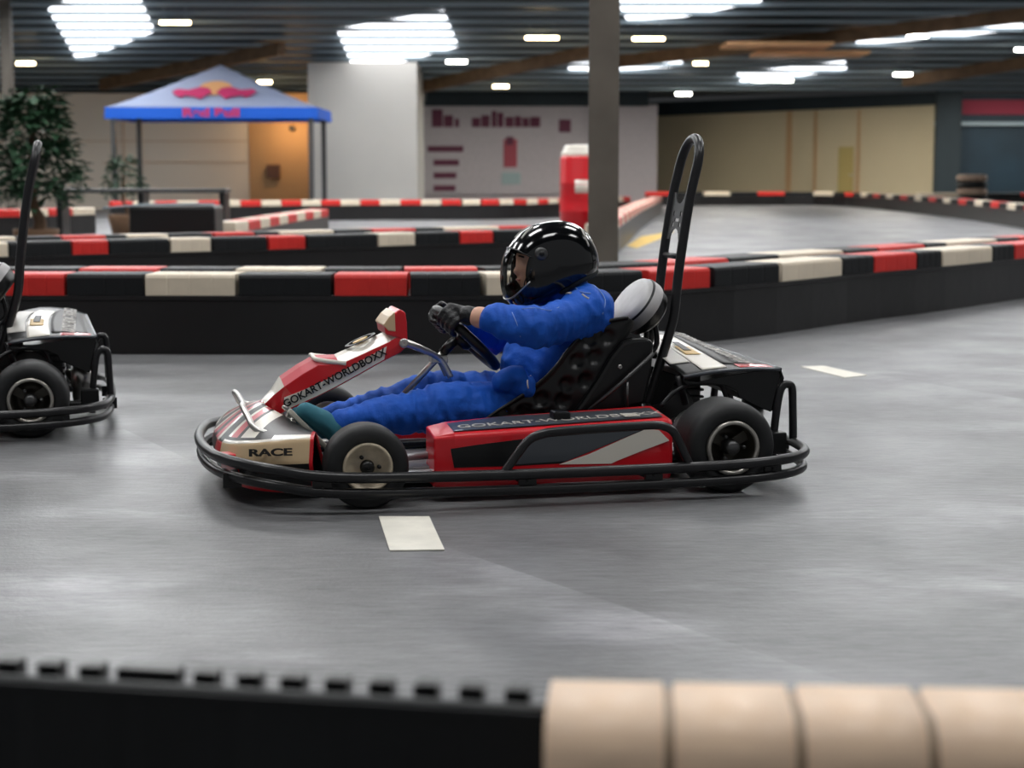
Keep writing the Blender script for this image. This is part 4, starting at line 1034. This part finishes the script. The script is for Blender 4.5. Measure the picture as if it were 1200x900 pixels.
# red drum beside the column
dc = G(677, 281); dr = empty('red_drum', dc, 0, 'tall red drum with a white top and a pale label beside the steel column', 'drum')
rr = 21*dc.y/F; ht = AY(677, 183, dc.y).z
mb = MB(); mb.lathe([(0, .001), (0, rr), (ht*.33, rr), (ht*.34, rr*1.03), (ht*.36, rr), (ht*.66, rr), (ht*.67, rr*1.03), (ht*.69, rr), (ht*.97, rr), (ht, rr*.96), (ht, .001)], (0,0,0), (0,0,1), 40); mb.build('drum_body', M_drum, dr)
mb = MB(); mb.lathe([(ht, rr*.9), (ht + .06, rr*.95), (ht + .08, rr*.8), (ht + .12, rr*.82), (ht + .17, rr*.7), (ht + .18, .001)], (0,0,0), (0,0,1), 40); mb.build('drum_top', M_white, dr)
mb = MB(); zl = AY(0, 226, dc.y).z; zh = AY(0, 211, dc.y).z
mb.grid([[V((math.sin(a)*rr*1.012, -math.cos(a)*rr*1.012, z)) for a in [(-.2 + .95*k/10) for k in range(11)]] for z in (zl, zh)], 0, True); mb.build('drum_label', M_white, dr, solid=.004)

# blue canopy (pop-up gazebo)
YT = 41.0
pk = AY(240, 76, YT + 1.5); e0 = AY(123, 133, YT); e1 = AY(372, 121, YT); 
cx = (e0.x + e1.x)/2; hw = (e1.x - e0.x)/2; ez_ = (e0.z + e1.z)/2 + .02; dp = 1.5
tent = empty('gazebo', (cx, YT + dp, 0), 0, 'pop-up gazebo with blue-grey pyramid canopy and bright blue valance by the cream wall', 'gazebo')
hz = pk.z; 
def roof_pt(u, v):                       # u, v in -1..1
    q = max(abs(u), abs(v)); return V((u*hw, v*dp, ez_ + (hz - ez_)*(1 - q)**1.12))
rows = [[roof_pt(-1 + 2*i/24, -1 + 2*j/24) for j in range(25)] for i in range(25)]
mb = MB().grid(rows, 0, True); can = mb.build('canopy', M_tentg, tent, solid=.01)
ring = [(-hw, -dp), (hw, -dp), (hw, dp), (-hw, dp), (-hw, -dp)]
mb = MB().grid([[V((x, y, ez_ + .01)) for x, y in ring], [V((x*1.005, y*1.005, ez_ - .26)) for x, y in ring]], 0, False); val = mb.build('valance', M_tentb, tent, solid=.01)
for sx in (-1, 1):
    for sy in (-1, 1): mb = MB(); mb.box((sx*hw*.93 - .06, sy*dp*.93 - .06, 0), (sx*hw*.93 + .06, sy*dp*.93 + .06, ez_)); mb.build('leg', M_dsteel, tent)
text_mesh('valance_lettering', 'Red Bull', .27, M_tentr, val, (0, -dp*1.005 - .02, ez_ - .125), (1, 0, 0), (0, 0, 1), .006, xs=1.5, bold=.012)
# emblem on the front slope: yellow disc, two red shapes facing each other over it
def fs(u, w): v = -1 + w; p = roof_pt(u, v); return p + V((0, -.03, .03))
mb = MB(); c = [fs(.0 + .16*math.cos(2*PI*k/24), .46 + .16*math.sin(2*PI*k/24)) for k in range(24)]; mb.add(c, [tuple(range(24))]); mb.build('emblem_disc', M_tenty, can, solid=.01)
for s in (-1, 1):
    outl = [(.02, .34), (.06, .44), (.14, .47), (.25, .40), (.36, .42), (.40, .36), (.36, .27), (.30, .22), (.27, .28), (.17, .24), (.12, .18), (.08, .26)]
    mb = MB(); mb.add([fs(s*u, w) + V((0, -.02, .02)) for u, w in outl], [tuple(range(len(outl)))]); mb.build('emblem_shape', M_tentr, can, solid=.01)

# plants
def plant(name, label, x, y_top, y_bot, Y, rad_, trunk_r, seed, nleaf, pot=True, fh=.55):
    random.seed(seed); b = AY(x, y_bot, Y); top = AY(x, y_top, Y); H = top.z
    root = empty(name, (b.x, Y, 0), 0, label, 'plant')
    z0 = H*(1 - fh)
    mb = MB(); mb.tube(crv([(0, 0, .25), (.05, .02, z0*.6), (-.03, 0, z0), (0, 0, H*.8)], 6), [trunk_r*(1 - .6*i/18) for i in range(19)], 10); mb.build('trunk', M_trunk, root)
    mb = MB()
    for k in range(nleaf):
        t = random.random(); a = random.random()*2*PI; lay = random.choice([.15, .35, .55, .8, .95]); r = rad_*(1.05 - .55*abs(lay - .35)/.65)*math.sqrt(random.random())
        c = V((r*math.cos(a), r*math.sin(a), z0 + (H - z0)*(lay + random.gauss(0, .07)) - r*.25))
        l = random.uniform(.10, .24)*rad_/.6; w = l*.3; d = V((math.cos(a + random.gauss(0, .6)), math.sin(a + random.gauss(0, .6)), random.uniform(-.6, .3))).normalized(); sd = d.cross(V((0, 0, 1))).normalized(); up_ = sd.cross(d)
        mb.add([c, c + d*l*.5 + sd*w + up_*.02, c + d*l, c + d*l*.5 - sd*w + up_*.02], [(0, 1, 2), (0, 2, 3)])
    mb.build('foliage', M_leaf, root)
    mb = MB(); mb.lathe([(0, .001), (0, .2), (.32, .27), (.36, .27), (.36, .24), (.30, .22), (.30, .001)], (0, 0, 0), (0, 0, 1), 24); mb.build('pot', mat('pot_brown', (120, 92, 70), .7), root)
plant('potted_tree', 'tall potted tree with dark green leaves in front of the cream wall', 42, 112, 262, 20.5, .56, .09, 5, 1500, fh=.62)
plant('potted_shrub', 'small dark green potted shrub under the edge of the blue canopy', 146, 184, 240, 28, .34, .04, 8, 420, fh=.5)

# low black padded block and the grey bench behind the second barrier
a = AY(150, 240, 19.2); b = AY(252, 272, 19.2)
t = empty('padded_block', ((a.x + b.x)/2, 19.5, 0), 0, 'long black padded block with pale top edge behind the second barrier', 'pad')
hw_ = (b.x - a.x)/2; mb = MB(); mb.box((-hw_, -.3, 0), (hw_, .3, .66)); mb.build('pad_body', M_black, t, bevel=.04)
mb = MB(); mb.tube([(-hw_ - .28, -.31, .63), (-hw_*.6, -.31, .67), (hw_, -.31, .68)], .012, 8); mb.build('pad_edge', M_purlin, t)
a = AY(62, 222, 25); b = AY(264, 236, 25)
t = empty('long_bench', ((a.x + b.x)/2, 25.3, 0), 0, 'long grey-topped bench in front of the cream wall beside the small shrub', 'bench')
hw_ = (b.x - a.x)/2; mb = MB(); mb.box((-hw_, -.25, .74), (hw_, .25, .80)); mb.build('bench_top', M_dsteel, t, bevel=.01)
for sx in (-.95, 0, .95):
    mb = MB(); mb.box((sx*hw_ - .04, -.22, 0), (sx*hw_ + .04, .22, .74)); mb.build('leg', M_black, t)
# loose blocks by the pad
for x, y, Yb, m, c, lb in ((263, 262, 18.2, M_redblk, 'red', 'loose red plastic block beside the long black pad'), (174, 276, 16.9, M_crmblk, 'cream', 'loose cream plastic block lying before the long black pad'), (110, 271, 17.2, M_redblk, 'red', 'loose red plastic block on the dark body left of the pad')):
    p = AY(x, y, Yb); o = bpy.data.objects.new('loose_block', block_mesh(.46, 0, .28, .28, m)); COL.objects.link(o); o.location = (p.x, Yb, .0); tag(o, lb, 'barrier block')
# fuse box on the alcove wall
a = AY(312, 193, YL - .15); b = AY(328, 209, YL - .15); mb = MB(); mb.box((a.x, YL - .16, b.z), (b.x, YL - .001, a.z)); tag(mb.build('wall_box', mat('box_brown', (98, 70, 60), .6), bevel=.02), 'small dark box mounted on the tan alcove wall', 'box')
# assumed wall lamp, fixture unseen, added to give the alcove its warm glow
al = AY(340, 150, YL - .6); fx = empty('assumed_wall_lamp', (al.x, YL, al.z), 0, 'assumed small warm wall lamp in the alcove behind the gazebo', 'lamp')
mb = MB(); mb.lathe([(0, .001), (0, .05), (.12, .06), (.2, .08), (.2, .001)], (0, 0, 0), (0, -1, 0), 14); mb.build('assumed_lamp_shade', M_dsteel, fx)
ld = bpy.data.lights.new('assumed_wall_lamp_light', 'POINT'); ld.energy = 34; ld.color = (1, .62, .3); ld.shadow_soft_size = .1; lo_ = bpy.data.objects.new('assumed_wall_lamp_light', ld); COL.objects.link(lo_); lo_.location = (al.x, YL - .9, al.z)

# ================================================================ world, camera, view
w = bpy.data.worlds.new('World'); S.world = w; w.use_nodes = True
bg = w.node_tree.nodes['Background']; bg.inputs['Color'].default_value = (.95, .97, 1.0, 1); bg.inputs['Strength'].default_value = .18
cd = bpy.data.cameras.new('Camera'); cam = bpy.data.objects.new('Camera', cd); COL.objects.link(cam)
cam.location = CAM; cam.rotation_euler = (PI/2 - PIT, 0, 0); cd.sensor_fit = 'HORIZONTAL'; cd.sensor_width = 36; cd.lens = 36*F/1200; cd.clip_end = 300
cd.dof.use_dof = True; cd.dof.focus_distance = 5.35; cd.dof.aperture_fstop = 3.5
S.camera = cam
S.view_settings.view_transform = 'Standard'; S.view_settings.look = 'None'; S.view_settings.gamma = 1; S.view_settings.exposure = 0.42; S.view_settings.use_curve_mapping = False
